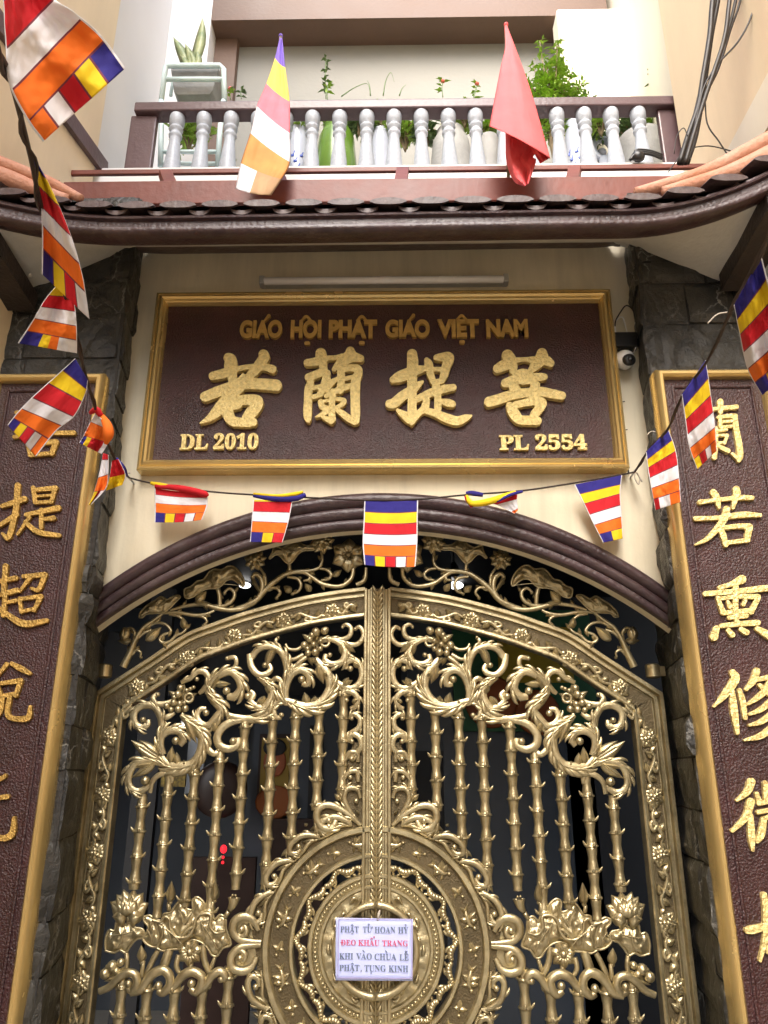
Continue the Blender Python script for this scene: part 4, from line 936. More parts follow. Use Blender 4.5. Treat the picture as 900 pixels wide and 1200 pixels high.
b = MB(); q = tr('F', [(845,190,14),(862,165,20),(872,140,26),(876,112,34)]); vine(b, q, y0=-.016, per=4); p = tr('F', [(878,112,34)])[0]
for k in range(6): b.ball((p[0]+.011*math.cos(k), -.030, p[1]+.011*math.sin(k)), .0045)
vine(b, tr('F', [(842,196,14),(815,240,10)])); b.build('seed_pod', br, LF, sharp=75)
b = MB(); c = tr('F', [(602,448,72)])[0]; flower(b, c[:2], c[2], -.012, 7, .2, .012, .25, .8); b.build('lotus_flower', br, LF, sharp=75)
b = MB()
for p in ([(205,450,13),(213,510,13),(203,580,13)], [(402,440,15),(352,540,15),(318,625,13)], [(472,435,24),(442,530,25),(425,560,16)], [(528,468,13),(518,540,14),(550,605,12)], [(610,508,13),(598,560,13),(560,605,10)], [(680,405,19),(690,500,17),(717,570,16),(715,615,14)], [(755,478,11),(728,565,11)], [(240,700,10),(330,640,14)]): vine(b, tr('F', p), y0=-.006)
b.build('lotus_stems', br, LF, sharp=75)
for p, bl_ in (([(45,690,17),(110,660,19),(170,602,21),(222,572,22),(268,582,22),(282,632,22),(250,680,19),(214,670,15)],(228,640,22)), ([(238,697,18),(300,680,21),(342,620,23),(392,570,24),(445,555,24),(482,592,24),(482,650,24),(440,695,21),(405,682,17)],(412,652,22)), ([(478,692,18),(522,640,21),(572,582,24),(632,565,24),(682,602,24),(672,660,24),(640,692,21),(605,668,17)],(616,638,22)), ([(648,692,18),(702,650,21),(742,590,22),(790,562,22),(822,592,22),(802,622,18)],(798,612,18))):
    b = MB(); tb = tr('F', [bl_])[0]; vine(b, tr('F', p), y0=-.018, n=12, lift=.006, tipball=tb); b.build('wave_scroll', br, LF, sharp=75)
b = MB()
for p in tr('F', [(80,580,27),(125,535,29),(178,510,20),(100,540,16),(150,565,20)]): b.ball((p[0], -.016, p[1]), p[2]*1.05, .9)
for bs, tp in (((170,600),(70,630)), ((175,560),(100,600)), ((190,540),(160,600))): q = tr('F', [bs, tp]); blade(b, q[0][:2], q[1][:2], .016, -.014, .008)
b.build('fruit_cluster', br, LF, sharp=75)

# central half disc
MZ = .994
def ring(mb, prof, a0, a1, n=60, cx=0.0):
    mb.loft([[(cx+r*math.cos(a), y, MZ+r*math.sin(a)) for r, y in prof] for a in np.linspace(a0, a1, n+1)], closed=False)
AA, AB = R_(93.5), R_(266.5)
b = MB(); ring(b, [(.391, .02), (.391, -.024), (.387, -.030), (.372, -.030), (.368, -.024), (.366, -.010)], AA, AB); ring(b, [(.302, -.010), (.300, -.024), (.296, -.029), (.287, -.029), (.284, -.022), (.284, .02)], AA, AB); b.build('outer_ring', br, LF, sharp=45)
b = MB(); ring(b, [(.367, -.011), (.301, -.011)], AA, AB); fr_ = b.build('frieze', bfl, LF)
for k in range(11):
    a = R_(101+15.9*k); c = np.array((.334*math.cos(a), MZ+.334*math.sin(a))); u = np.array((math.cos(a), math.sin(a))); t = np.array((-u[1], u[0])); b = MB()
    big = k % 2 == 0; s = 1.45 if big else 1.0
    P = lambda i, j: tuple(c+t*i*s*.001+u*j*s*.001)
    if big:
        vine_raw(b, [(*P(-20, -2), .004), (*P(-8, -3), .009), (*P(8, -1), .0095), (*P(17, 5), .005)], -.012); b.ball((P(21, 8)[0], -.014, P(21, 8)[1]), .0068)
        blade(b, P(4, 0), P(-14, 19), .024, -.015, .007, .1); blade(b, P(8, 2), P(2, 20), .019, -.017, .006, .1); blade(b, P(2, -3), P(-8, -20), .020, -.014, .006, -.1); blade(b, P(12, -2), P(16, -17), .012, -.013, .005)
        blade(b, P(-16, -2), P(-34, 4), .014, -.012, .006, .2); blade(b, P(-16, -3), P(-32, -10), .014, -.012, .006, -.2)
    else:
        blade(b, P(-22, -10), P(16, 4), .020, -.011, .007); blade(b, P(4, 0), P(-10, 24), .018, -.012, .006); blade(b, P(0, -2), P(10, -20), .013, -.012, .005); b.ball((P(20, 8)[0], -.013, P(20, 8)[1]), .006)
    b.build('animal_relief' if big else 'bird_relief', br, fr_, sharp=75)
b = MB()
for k in range(7):
    a = R_(93+27.4*k)
    def pol(da, r): return (r*math.cos(a+R_(da)), MZ+r*math.sin(a+R_(da)))
    for s in (-1, 1):
        if not (R_(92) < a+R_(s*8) < R_(268)): continue
        st = [(*pol(0, .281), .007), (*pol(s*2.5, .272), .009), (*pol(s*6.5, .258), .011), (*pol(s*10.5, .256), .010), (*pol(s*13.4, .266), .006)]
        sp = spline(st, 6)
        for i, p in enumerate(sp[:-1:3]): b.ball((p[0], -.011, p[1]), p[2]*1.15, .95, 9, 6)
        vine(b, [(q[0], q[1], q[2]*.45) for q in st], y0=-.004, per=4, n=8)
        vine_raw(b, [(*pol(s*3, .272), .005), (*pol(s*5, .248), .006), (*pol(s*8, .240), .005)], -.008); vine_raw(b, [(*pol(s*9, .256), .004), (*pol(s*11, .243), .005), (*pol(s*12.5, .238), .004)], -.008)
    vine_raw(b, [(*pol(0, .288), .008), (*pol(0, .272), .007), (*pol(0, .264), .003)], -.010)
b.build('flame_ring', br, LF, sharp=75)
b = MB(); ring(b, [(.236, .02), (.236, -.020), (.232, -.026), (.222, -.026), (.218, -.020), (.217, -.012), (.201, -.012), (.200, -.022), (.196, -.027), (.188, -.027), (.185, -.020), (.184, -.013)], AA, AB); b.build('inner_ring', br, LF, sharp=45)
b = MB()
for k in range(45):
    a = R_(95+170*k/44); b.ball((.209*math.cos(a), -.016, MZ+.209*math.sin(a)), .0064, 1, 8, 6)
b.build('bead_row', br, LF)
b = MB(); loops = []
for j in range(15):
    r = .185*j/14; lp = []
    for i in range(61):
        a = AA+(AB-AA)*i/60; x, z = r*math.cos(a), r*math.sin(a)
        n_ = noise.noise(Vector((x*48, 1.7, z*48)))+.6*noise.noise(Vector((x*100, 5.1, z*100)))
        lp.append((x, -.013-(.012*max(-.2, n_) if .04 < r < .180 else 0), MZ+z))
    loops.append(lp)
b.loft(loops, closed=False)
for k in range(40):
    a = R_(97+4.2*k+random.uniform(-1, 1)); q_ = random.uniform(.055, .16); vine_raw(b, [(q_*math.cos(a-.07), MZ+q_*math.sin(a-.07), .003), (q_*math.cos(a), MZ+(q_+.008)*math.sin(a), random.uniform(.005, .009)), (q_*math.cos(a+.08), MZ+q_*math.sin(a+.05), .003)], -.017)
for k in range(16):
    a = R_(98+10.5*k); r = .150+.014*(k % 3-1); vine_raw(b, [(r*math.cos(a-.10), MZ+r*math.sin(a-.10), .003), (r*math.cos(a), MZ+(r+.012)*math.sin(a), .0075), (r*math.cos(a+.09), MZ+r*math.sin(a+.09), .004)], -.018)
    blade(b, (.118*math.cos(a), MZ+.118*math.sin(a)), (.142*math.cos(a+.05), MZ+.142*math.sin(a+.05)), .018, -.018, .008)
b.build('centre_disc', br, LF, sharp=80)
# backing plate and acanthus edging around the half disc
def rim(a): return .428+.016*math.sin(9.0*a*1.0+.6)
op = [(.388*math.cos(a), MZ+.388*math.sin(a)) for a in np.linspace(R_(97), R_(263), 60)]
ip = [(rim(a)*math.cos(a), MZ+rim(a)*math.sin(a)) for a in np.linspace(R_(263), R_(97), 90)]
b = MB(); plate(b, op+ip, -.006, .012)
sp_ = [p for p in out_('G', [(770,196),(690,205),(620,225),(560,235),(520,200),(500,140),(510,75),(570,60),(640,75),(672,40),(655,0),(668,-60),(680,-140),(700,-230),(720,-300),(772,-300)])]
plate(b, [(min(x, -.041), z) for x, z in sp_], -.0055, .011); b.build('backing_plate', bfl, LF, smooth=False)
K = 9
for k in range(K+1):
    ac_ = R_(112+17.2*k)
    if abs(k-4) < .5 : continue
    sgn = 1 if k < 4 else -1
    def pl(da, r): return (r*math.cos(ac_+R_(da)*sgn), MZ+r*math.sin(ac_+R_(da)*sgn))
    b = MB()
    vine(b, [(*pl(-9, .398), .005), (*pl(-7, .420), .009), (*pl(-2, .446), .0115), (*pl(4, .448), .011), (*pl(6.4, .430), .010), (*pl(4.6, .412), .009), (*pl(1.4, .414), .007)], y0=-.014, groove=.2, tipball=(*pl(1.8, .424), .0105), lobes=2)
    vine(b, [(*pl(-8, .402), .004), (*pl(-3, .410), .007), (*pl(2, .400), .006), (*pl(8, .398), .004)], y0=-.012, per=4)
    blade(b, pl(-7, .402), pl(-1, .432), .018, -.014, .008, .1); blade(b, pl(6, .440), pl(10.5, .452), .016, -.010, .008, .2); blade(b, pl(5, .405), pl(9, .422), .016, -.012, .007, .1)
    b.build('edge_scroll', br, LF, sharp=75)
for s in (1, -1):                                # the pair of large scrolls at the side of the disc
    b = MB(); cx = -.452; q = lambda x, z: (cx+x*.001, MZ+.012+s*z*.001)
    vine(b, [(*q(56, 4), .009), (*q(20, 6), .010), (*q(-20, 14), .013), (*q(-44, 40), .014), (*q(-38, 72), .014), (*q(-6, 84), .014), (*q(26, 72), .012), (*q(44, 40), .008)], y0=-.016, groove=.2)
    vine(b, [(*q(-36, 30), .008), (*q(-12, 22), .010), (*q(4, 34), .010), (*q(-2, 52), .008), (*q(-16, 50), .007)], y0=-.016, tipball=(*q(-13, 44), .011))
    plate(b, [q(60, 4), q(-20, 8), q(-46, 40), q(-40, 74), q(-4, 86), q(30, 74), q(60, 30)][::1], -.004, .010); b.build('side_scroll', br, LF, sharp=75)
for p, bl_, lob in (([(765,185,10),(705,130,13),(650,92,15),(585,66,17),(525,82,19),(508,140,20),(540,195,20),(592,202,18),(618,160,15),(588,143,11)],(580,156,17),2), ([(745,160,9),(692,85,13),(668,20,14),(690,-30,14),(745,-25,13),(765,25,11)],(738,42,14),2), ([(660,-70,9),(690,-120,12),(742,-130,13),(750,-70,12)],(705,-95,13),2), ([(672,-190,9),(700,-240,12),(745,-235,12),(748,-185,11)],(712,-205,13),0)):
    b = MB(); tb = tr('G', [bl_])[0]; vine(b, tr('G', p), y0=-.014, groove=.2, tipball=tb, lobes=lob); b.build('edge_scroll', br, LF, sharp=75)
b = MB()
for bs, tp, w, cu in (((730,150),(640,125),40,.1), ((650,40),(610,0),36,0), ((655,60),(650,0),26,0), ((755,120),(735,90),20,.1), ((560,180),(500,230),30,.2), ((450,190),(440,170),24,.2)): q = tr('G', [bs, tp]); blade(b, q[0][:2], q[1][:2], w/5*MPP, -.014, .009, cu)
b.build('acanthus_leaves', br, LF, sharp=75)
# hinge
hx, hz = xz(124, 787)
b = MB(); b.lathe([(.020, hz-.026), (.027, hz-.022), (.027, hz+.022), (.020, hz+.027)], hx-.0, -.01, 16); b.box(hx-.045, hx-.015, -.018, .002, hz-.018, hz+.018); b.build('hinge', br, LF, sharp=40)
# half of the pull ring
b = MB(); ar = np.linspace(R_(90.5), R_(269.5), 40); b.tube([(.138*math.cos(a), -.052, MZ+.138*math.sin(a)) for a in ar], .0125, 10); b.build('pull_ring', br, LF)
b = MB()
for a in (R_(100), R_(180), R_(260)): b.tube([(.138*math.cos(a), -.012, MZ+.138*math.sin(a)), (.138*math.cos(a), -.046, MZ+.138*math.sin(a))], .007, 8)
b.build('ring_boss', br, LF)

RT = LF.copy(); S.collection.objects.link(RT); RT.location = (1.08, 0, .02); RT.scale = (-1, 1, 1)
RT['label'] = 'right leaf of the double brass gate, with the painted screen behind its scrolls'
for ch in list(LF.children):
    c = ch.copy(); S.collection.objects.link(c); c.parent = RT
    for g in ch.children:
        d = g.copy(); S.collection.objects.link(d); d.parent = c
# rope stile: belongs to the left leaf, covers the joint
b = MB(); b.box(-.0265, .0265, -.006, .03, .03, zt-.006); b.build('joint_strip', bfl, LF, smooth=False)
rs = b = MB()
for s in (-1, 1): b.box(s*.0245-.003, s*.0245+.003, -.024, -.0065, .03, zt-.006)
z = .05
while z < zt-.03:
    for s in (-1, 1):
        vine_raw(b, [(s*.003, z, .004), (s*.0095, z+.012, .0082), (s*.0165, z+.027, .0066), (s*.020, z+.040, .0015)], -.0150, 8, 3, 1.15)
    z += .0225
b.tube([(0, -.016, .05), (0, -.016, zt-.02)], .0035, 8); b.build('rope_stile', br, LF, sharp=75)
# ------------------------------------------------------------ paper notice on the pull ring
YP = -.069
nt = thing('paper_notice', 'lilac white paper notice with four printed lines at the middle of the gate', 'notice', at(440, 1150, YP))
c4 = [at(393, 1149, YP), at(483.5, 1149.5, YP), at(484, 1077, YP), at(393.5, 1075.5, YP)]
b = MB(); n = 16; loops = []
for layer in (0, 1):
    pass
def pp(u, v, dy=0): 
    p = c4[0]*(1-u)*(1-v)+c4[1]*u*(1-v)+c4[2]*u*v+c4[3]*(1-u)*v
    return (p.x, p.y+dy-.0015*math.sin(u*5)*math.sin(v*3.2)+.004*((u-.5)**2), p.z)
b.loft([[pp(i/n, k/10) for i in range(n+1)]+[pp((n-i)/n, k/10, .0012) for i in range(n+1)] for k in range(11)], cap=True); b.build('sheet', M['paper'], nt)
def notice_line(s, box, m):
    text_on('print', SERB(s), box, YP-.0028, .0012, m, nt, 0.0)
# base letters, then their marks
SC5 = 8.18
def nb(x0, y0, x1, y1): return (385+x0/SC5, 1065+y0/SC5, 385+x1/SC5, 1065+y1/SC5)
def mark(kind, x, y, m, s=1.0):
    st = {'circ': [[(-13,8,3),(0,-6,4),(13,8,3)]], 'dot': [[(-1,0,6),(1,0,6)]], 'acute': [[(-6,8,3),(8,-8,5)]], 'grave': [[(8,8,3),(-6,-8,5)]], 'hook': [[(-7,-6,3),(1,-10,3.5),(7,-5,3.5),(0,4,3),(0,8,2.5)]],
          'horn': [[(-4,10,3.5),(6,4,4.5),(6,-6,3)]], 'bar': [[(-14,0,3),(12,0,3)]], 'comma': [[(0,0,5),(2,6,4),(-4,14,2)]], 'tilde': [[(-14,4,3),(-6,-4,4),(5,4,4),(13,-4,3)]]}[kind]
    st = [[(x+a*s, y+c*s, max(2.2, r*.8)*s) for a, c, r in q] for q in st]
    glyph('print', st, (385, 1065, SC5), YP-.0045, .0030, m, nt, .0, 1.5)
ink, rk = M['ink'], M['redink']
for s, x0, y0, x1, y1, m in (('PHAT', 113,168,290,224, ink), ('TU', 330,170,412,226, ink), ('HOAN', 442,172,640,232, ink), ('HY', 668,176,764,234, ink),
    ('DEO', 118,296,262,350, rk), ('KHAU', 284,298,488,354, rk), ('TRANG', 514,302,762,358, rk),
    ('KHI', 102,426,236,482, ink), ('VAO', 264,426,416,486, ink), ('CHUA', 440,430,650,490, ink), ('LE', 680,436,768,494, ink),
    ('PHAT', 102,536,296,594, ink), ('TUNG', 344,540,548,600, ink), ('KINH', 576,544,764,606, ink)):
    notice_line(s, nb(x0, y0, x1, y1), m)
for k, x, y, m, s in (('circ',226,158,ink,.9), ('dot',226,238,ink,1), ('horn',414,176,ink,1), ('hook',384,156,ink,1), ('hook',738,160,ink,1), ('bar',130,324,rk,1), ('circ',412,286,rk,.9), ('hook',436,276,rk,.8), ('grave',335,408,ink,1), ('grave',553,412,ink,1), ('circ',742,424,ink,.9), ('tilde',744,408,ink,.9), ('circ',228,526,ink,.9), ('dot',228,610,ink,1), ('comma',312,592,ink,1), ('dot',408,616,ink,1)):
    mark(k, x, y, m, s)
b = MB(); o = 26
for x0, y0, x1, y1 in ((95,98,800,102), (95,662,800,666), (92,98,96,664), (796,104,800,664)):
    a, c = at(385+x0/SC5, 1065+y1/SC5, YP-.003), at(385+x1/SC5, 1065+y0/SC5, YP-.003); b.box(a.x, c.x, YP-.0042, YP-.0030, a.z, c.z)
b.build('border_line', mat('lilac line', (.42, .38, .68), .7), nt, smooth=False)
p = at(444, 1071, YP); b = MB(); b.tube([p+Vector((-.004, 0, -.02)), p+Vector((0, -.004, .0)), p+Vector((.003, .0, .012))], [.003, .005, .002], 6); b.build('tie', M['string'], nt)

# ------------------------------------------------------------ bunting: cords and flags
CORD = {'left': [(-30,20,-2.45), (8,80,-2.30), (22,128,-2.12), (36,185,-1.95), (48,240,-1.80), (72,320,-1.52), (92,408,-1.20), (104,452,-1.02), (116,492,-.82), (136,541,-.50), (151,560,-.262)],
        'mid': [(151,560,-.262), (182,567,-.29), (245,576,-.30), (300,580,-.30), (358,583,-.31), (427,586,-.325), (490,585,-.325), (545,580,-.31), (612,575,-.30), (673,566,-.29), (730,556,-.28), (744,553,-.262)],
        'right': [(744,553,-.262), (760,528,-.46), (783,502,-.66), (801,461,-.92), (828,424,-1.12), (858,362,-1.45), (893,292,-1.80), (935,215,-2.1)]}
bc = thing('hanging_cord', 'thin dark cord carrying small striped flags across the alley over the gate', 'cord', at(151, 560, -.262))
for k, pts in CORD.items():
    sp = spline([tuple(at(x, y, Y)) for x, y, Y in pts], 5); b = MB(); b.tube(sp, .0035 if k == 'mid' else .0042, 6); b.build('strand', M['cord'], bc)
    if k != 'mid':
        s2 = [Vector(p)+Vector((.006*math.sin(i*.9), .004, .006*math.cos(i*.8))) for i, p in enumerate(sp)]; b = MB(); b.tube(s2, .003, 6); b.build('strand', M['cord'], bc)
for px, py, d in ((744, 553, [(0,0,0),(-.006,-.01,-.03),(.004,-.012,-.055),(.012,-.01,-.03),(.002,-.012,-.008),(.02,-.01,-.045)]), (151, 560, [(0,0,0),(.01,-.008,-.012),(-.008,-.01,.012),(.006,-.006,.018)])):
    p = at(px, py, -.262); b = MB(); b.tube(spline([tuple(p+Vector(q)) for q in d], 4), .0028, 6); b.build('knot', M['string'], bc)
    b = MB(); b.tube([p+Vector((0, .06, 0)), p+Vector((0, -.012, .004))], .004, 6); b.build('nail', M['grey'], bc)
for px, py, Y, dx, dz in ((768, 506, -.60, -.030, -.012), (852, 366, -1.40, -.050, -.030), (117, 512, -.66, .045, .008)):
    p = at(px, py, Y); b = MB(); b.tube(spline([tuple(p), (p.x+dx*.5, p.y, p.z+dz*.4+.006), (p.x+dx, p.y, p.z+dz)], 4), .0018, 5); b.build('string_end', M['string'], bc)

FM = [M['f_'+k] for k in ('blue', 'yellow', 'red', 'white', 'orange')]
def cloth(name, Lp, Rp, Y, v0=0.0, v1=1.0, mats=FM, rip=.006, seed=0, blocks=(0, 5), flip=False, bulge=0.0, label=None, parent=None, thick=.0012, ny=84, nx=50, hem=True, bow=0.0, row=None, twist=0.0):
    """striped cloth between a left and a right edge; v runs from the hoist down, the last sixth is the row of five blocks"""
    Ls = spline(Lp, 8) if len(Lp) > 2 else [np.array(Lp[0], float)+(np.array(Lp[1])-np.array(Lp[0]))*t for t in np.linspace(0, 1, 9)]
    Rs = spline(Rp, 8) if len(Rp) > 2 else [np.array(Rp[0], float)+(np.array(Rp[1])-np.array(Rp[0]))*t for t in np.linspace(0, 1, 9)]
    def ev(P, t): q = t*(len(P)-1); i = min(int(q), len(P)-2); return P[i]+(P[i+1]-P[i])*(q-i)
    y_of = Y if callable(Y) else (lambda u, v: Y)
    F, Bk = [], []
    for k in range(ny+1):
        v = k/ny; a, c = ev(Ls, v), ev(Rs, v); rw, rb = [], []
        for i in range(nx+1):
            u = i/nx; p = a+(c-a)*u
            p = p + np.array([0, bow*4*u*(1-u)])
            w = rip*(.3+.7*v)*(math.sin(u*7+seed+2.2*v)+.6*math.sin(u*13+seed*2.1-v*4)+.9*noise.noise(Vector((u*2.5, v*2.5, seed+.3))))+rip*.28*noise.noise(Vector((u*7, v*9, seed+5)))+rip*.16*noise.noise(Vector((u*19, v*17, seed+9)))
            yy = y_of(u, v)+w-bulge*math.sqrt(max(0, 1-(2*u-1)**2))*v
            q = at(p[0], p[1], yy); rw.append(tuple(q))
        F.append(rw)
    b = MB(); b.keep = True; N1 = nx+1; V = [q for r in F for q in r]; fs = []; mi = []
    for k in range(ny):
        vv = v0+(v1-v0)*(k+.5)/ny; s = int(min(5, vv*6))
        for i in range(nx):
            u = (i+.5)/nx; u2 = 1-u if flip else u
            if s < 5: m = s
            else: m = int(min(4.99, blocks[0]+(blocks[1]-blocks[0])*u2)) if row is None else row[int(min(len(row)-.01, u2*len(row)))]
            if hem and len(mats) == 5 and mats[0] is FM[0]:
                fr = (vv*6) % 1.0; step = (v1-v0)*6/ny
                if fr < step and vv > .05 and s > 0: m = 5
                elif s == 5 and row is None and ((blocks[0]+(blocks[1]-blocks[0])*u2) % 1.0) < (blocks[1]-blocks[0])/nx and 0 < i < nx-1: m = 5
                if i == 0 or i == nx-1: m = 3
            fs.append((k*N1+i, k*N1+i+1, (k+1)*N1+i+1, (k+1)*N1+i)); mi.append(m)
    b.v = V; b.f = fs; b.mi = mi
    o = b.build(name, list(mats)+[M['seam']] if len(mats) == 5 else mats, parent, smooth=True, origin=None if parent else V[N1//2])
    md = o.modifiers.new('thickness', 'SOLIDIFY'); md.thickness = thick; md.offset = 0
    return o
BG = 'flags on the bunting cord'
def flag(label, Lp, Rp, Y, **k):
    o = cloth('bunting_flag', Lp, Rp, Y, **k); return props(o, label, 'flag', BG)
lin = lambda a, c, e=0: (lambda u, v: a+(c-a)*v+e*u)
def roll(o, pts, m, r=.006):           # a rolled edge of cloth along the cord, part of the flag
    sp = spline([(*at(x, y, Y), rr) for x, y, Y, rr in pts], 5); b = MB(); b.tube([p[:3] for p in sp], [p[3] for p in sp], 9); return b.build('rolled_edge', m, o)
flag('square striped flag hanging straight over the top centre of the gate', [(427,586),(426,612),(425,637),(427,662)], [(490,586),(489.5,612),(489,638),(487,664)], lin(-.325,-.315), seed=1, rip=.003, bow=1.5)
o = flag('short flag with rolled top hanging below the lower left corner of the name board', [(181,572),(181.5,590),(181,612)], [(243,577),(243,592),(237,609)], lin(-.305,-.29), v0=.37, seed=2, rip=.004, bow=1.5)
roll(o, [(177,566,-.30,.006),(190,569,-.312,.010),(205,572,-.312,.008)], FM[1]); roll(o, [(182,570,-.312,.008),(210,572,-.315,.012),(238,578,-.312,.012),(243,582,-.305,.008)], FM[2])
o = flag('flag with its hoist twisted sideways hanging on the left shoulder of the arch', [(297,586),(295,610),(293,635)], [(343,586),(338,612),(331,636)], lin(-.315,-.30), v0=.31, seed=3, rip=.004, blocks=(0,3))
roll(o, [(297,581,-.31,.006),(320,584,-.318,.011),(345,584,-.318,.012),(358,580,-.312,.008)], FM[0]); roll(o, [(297,578.5,-.315,.004),(325,581,-.326,.006),(345,579,-.326,.008),(355,576.5,-.316,.005)], FM[1])
o = flag('flag wound tightly round the cord on the right shoulder of the arch', [(566,588),(583,592),(603,602)], [(607,577),(606,586),(607,598)], lin(-.305,-.295), v0=.34, v1=.70, seed=4, rip=.004)
roll(o, [(546,580,-.305,.006),(553,590,-.318,.011),(572,588,-.322,.013),(590,582,-.322,.011),(604,577,-.312,.008)], FM[1]); roll(o, [(546,578,-.302,.006),(553,578,-.305,.010),(566,580,-.305,.008)], FM[0]); roll(o, [(545,580,-.305,.004),(548,586,-.31,.008),(553,594,-.315,.005)], FM[2]); roll(o, [(582,588,-.325,.004),(598,580,-.330,.006),(612,576,-.308,.005)], FM[0])
flag('narrow tapering striped flag hanging under the lower right corner of the name board', [(673,568),(684,590),(696,615),(707,636)], [(729,557),(727,578),(728.5,605),(730,631)], lin(-.29,-.275), seed=5, rip=.004, blocks=(0,2))
flag('striped flag hanging over the edge of the right slate pilaster', [(757,530),(759,548),(763,572),(768,598)], [(783,503),(792,528),(796,560),(798,588)], lin(-.58,-.52), seed=6, rip=.010, row=(2,3,3,4,4))
flag('long striped flag covering part of the top character of the right board', [(799,463),(803,492),(808,525),(817,550)], [(827,422),(833,462),(838,500),(840,528)], lin(-1.02,-.90), seed=7, rip=.010, blocks=(1,5))
o = flag('large striped flag at the right edge of the picture in front of the slate', [(860,358),(867,392),(876,432),(893,463)], [(892,300),(905,350),(918,395),(922,440)], lin(-1.62,-1.45,-.10), seed=8, rip=.020, blocks=(0,3))
flag('biggest and nearest flag in the upper left corner of the picture', [(-28,-78),(0,-25),(6,40),(10,95),(30,138),(50,166)], [(10,-140),(30,-60),(54,-10),(88,15),(119,42),(147,80)], lin(-2.38,-2.24,.03), seed=9, rip=.010, flip=True, v0=.08)
flag('long twisted flag hanging in front of the left end of the tiled eave', [(37,176),(43,205),(48,240),(49.5,275),(49,321)], [(38,180),(62,225),(83,276),(97,325),(105,374)], lin(-1.93,-1.66,.03), seed=10, rip=.012, blocks=(0,4))
flag('folded flag with blue tip in front of the slate above the left board', [(70,330),(52,352),(38,376),(21,402)], [(77,328),(87,356),(90,386),(90,414)], lin(-1.47,-1.38,.04), seed=11, rip=.014, v0=.13, row=(0,0,1,4,3,3))
flag('widely spread striped flag covering the top character of the left board', [(88,420),(66,440),(38,465),(20,484),(9,498)], [(103,446),(100,462),(87,488),(66,505),(42,535)], lin(-1.13,-1.02,.03), seed=12, rip=.006)
o = flag('small crumpled orange fronted flag at the right edge of the left board', [(112,484),(104,498),(97,512),(93,519)], [(122,494),(127,506),(126,520),(119,532)], lin(-.86,-.78,-.02), seed=13, rip=.016, v0=.56, row=(0,1,2,2,2,3))
roll(o, [(106,484,-.86,.006),(113,480,-.88,.010),(118,487,-.87,.009)], FM[2]); roll(o, [(117,484,-.85,.006),(125,497,-.88,.014),(127,509,-.88,.016),(124,520,-.86,.006)], FM[4])
o = flag('small crumpled red and white flag nearest the left cord anchor', [(121,531),(116,556),(111,574),(104,592)], [(127,533),(127,552),(124,572),(107,591)], lin(-.60,-.55,-.02), seed=14, rip=.010, v0=.45, row=(1,2,3))
o2 = cloth('flag_fold', [(131,540),(128,560),(124,575)], [(139,538),(147,556),(144,568)], lin(-.56,-.50), v0=.48, v1=.18, seed=15, rip=.012, parent=None)
o2.parent = o; o2.location = o2.location-o.location
roll(o, [(136,537,-.52,.006),(143,548,-.50,.012),(148,557,-.44,.006)], FM[0])

# ------------------------------------------------------------ two flags on slanting sticks above the eave
DM = [M['d_'+k] for k in ('blue', 'yellow', 'red', 'white', 'orange', 'tan')]
Z2_ = lambda pts: [(140+x/4.5, 20+y/4.5) for x, y in pts]
t = thing('stick_flag', 'pale striped flag drooping from a stick above the tiled eave', 'flag', at(310, 215, -.45), 'flags on sticks above the eave')
o = cloth('cloth', Z2_([(846,104),(820,215),(775,350),(725,470),(690,612),(640,770),(612,905)]), Z2_([(858,106),(874,265),(897,445),(898,612),(899,765),(855,855),(800,940)]), lin(-.20,-.56), mats=DM, rip=.012, seed=3.3, bulge=.055, row=(3,3,5,5,5), parent=t, bow=2)
a, c = at(329, 42, -.19), at(322, 215, -.14); b = MB(); b.tube([a, (a+c)/2+Vector((0, .01, 0)), c], .008, 8); b.build('stick', M['stem'], t); b = MB(); b.ball(a, .011); b.build('finial', M['d_blue'], t)
Z4_ = lambda pts: [(540+x/5, 20+y/5) for x, y in pts]
t = thing('stick_flag', 'plain red flag drooping from a stick above the tiled eave', 'flag', at(603, 205, -.45), 'flags on sticks above the eave')
o = cloth('cloth', Z4_([(258,60),(260,180),(234,295),(200,470),(167,640)]), Z4_([(274,60),(332,212),(400,400),(455,580),(524,830)]), lin(-.20,-.56), mats=[M['redcloth']]*5, rip=.008, seed=5.2, bulge=.075, parent=t, bow=-3)
o = cloth('cloth_fold', Z4_([(258,560),(262,700),(268,850),(312,962),(372,992)]), Z4_([(440,640),(450,760),(425,820),(440,845),(398,975)]), lin(-.46,-.53), mats=[M['redcloth']]*5, rip=.028, seed=2.2, bulge=.03, parent=t)
o = cloth('cloth_fold', Z4_([(300,640),(380,720),(430,800),(465,858)]), Z4_([(400,620),(470,720),(505,780),(523,825)]), lin(-.50,-.53), mats=[M['redcloth']]*5, rip=.012, seed=1.2, parent=t)
a, c = at(593, 29, -.19), at(596, 215, -.12); b = MB(); b.tube([a, (a+c)/2, c], .008, 8); b.build('stick', M['stem'], t); b = MB(); b.ball(a, .012); b.build('finial', M['redcloth'], t)

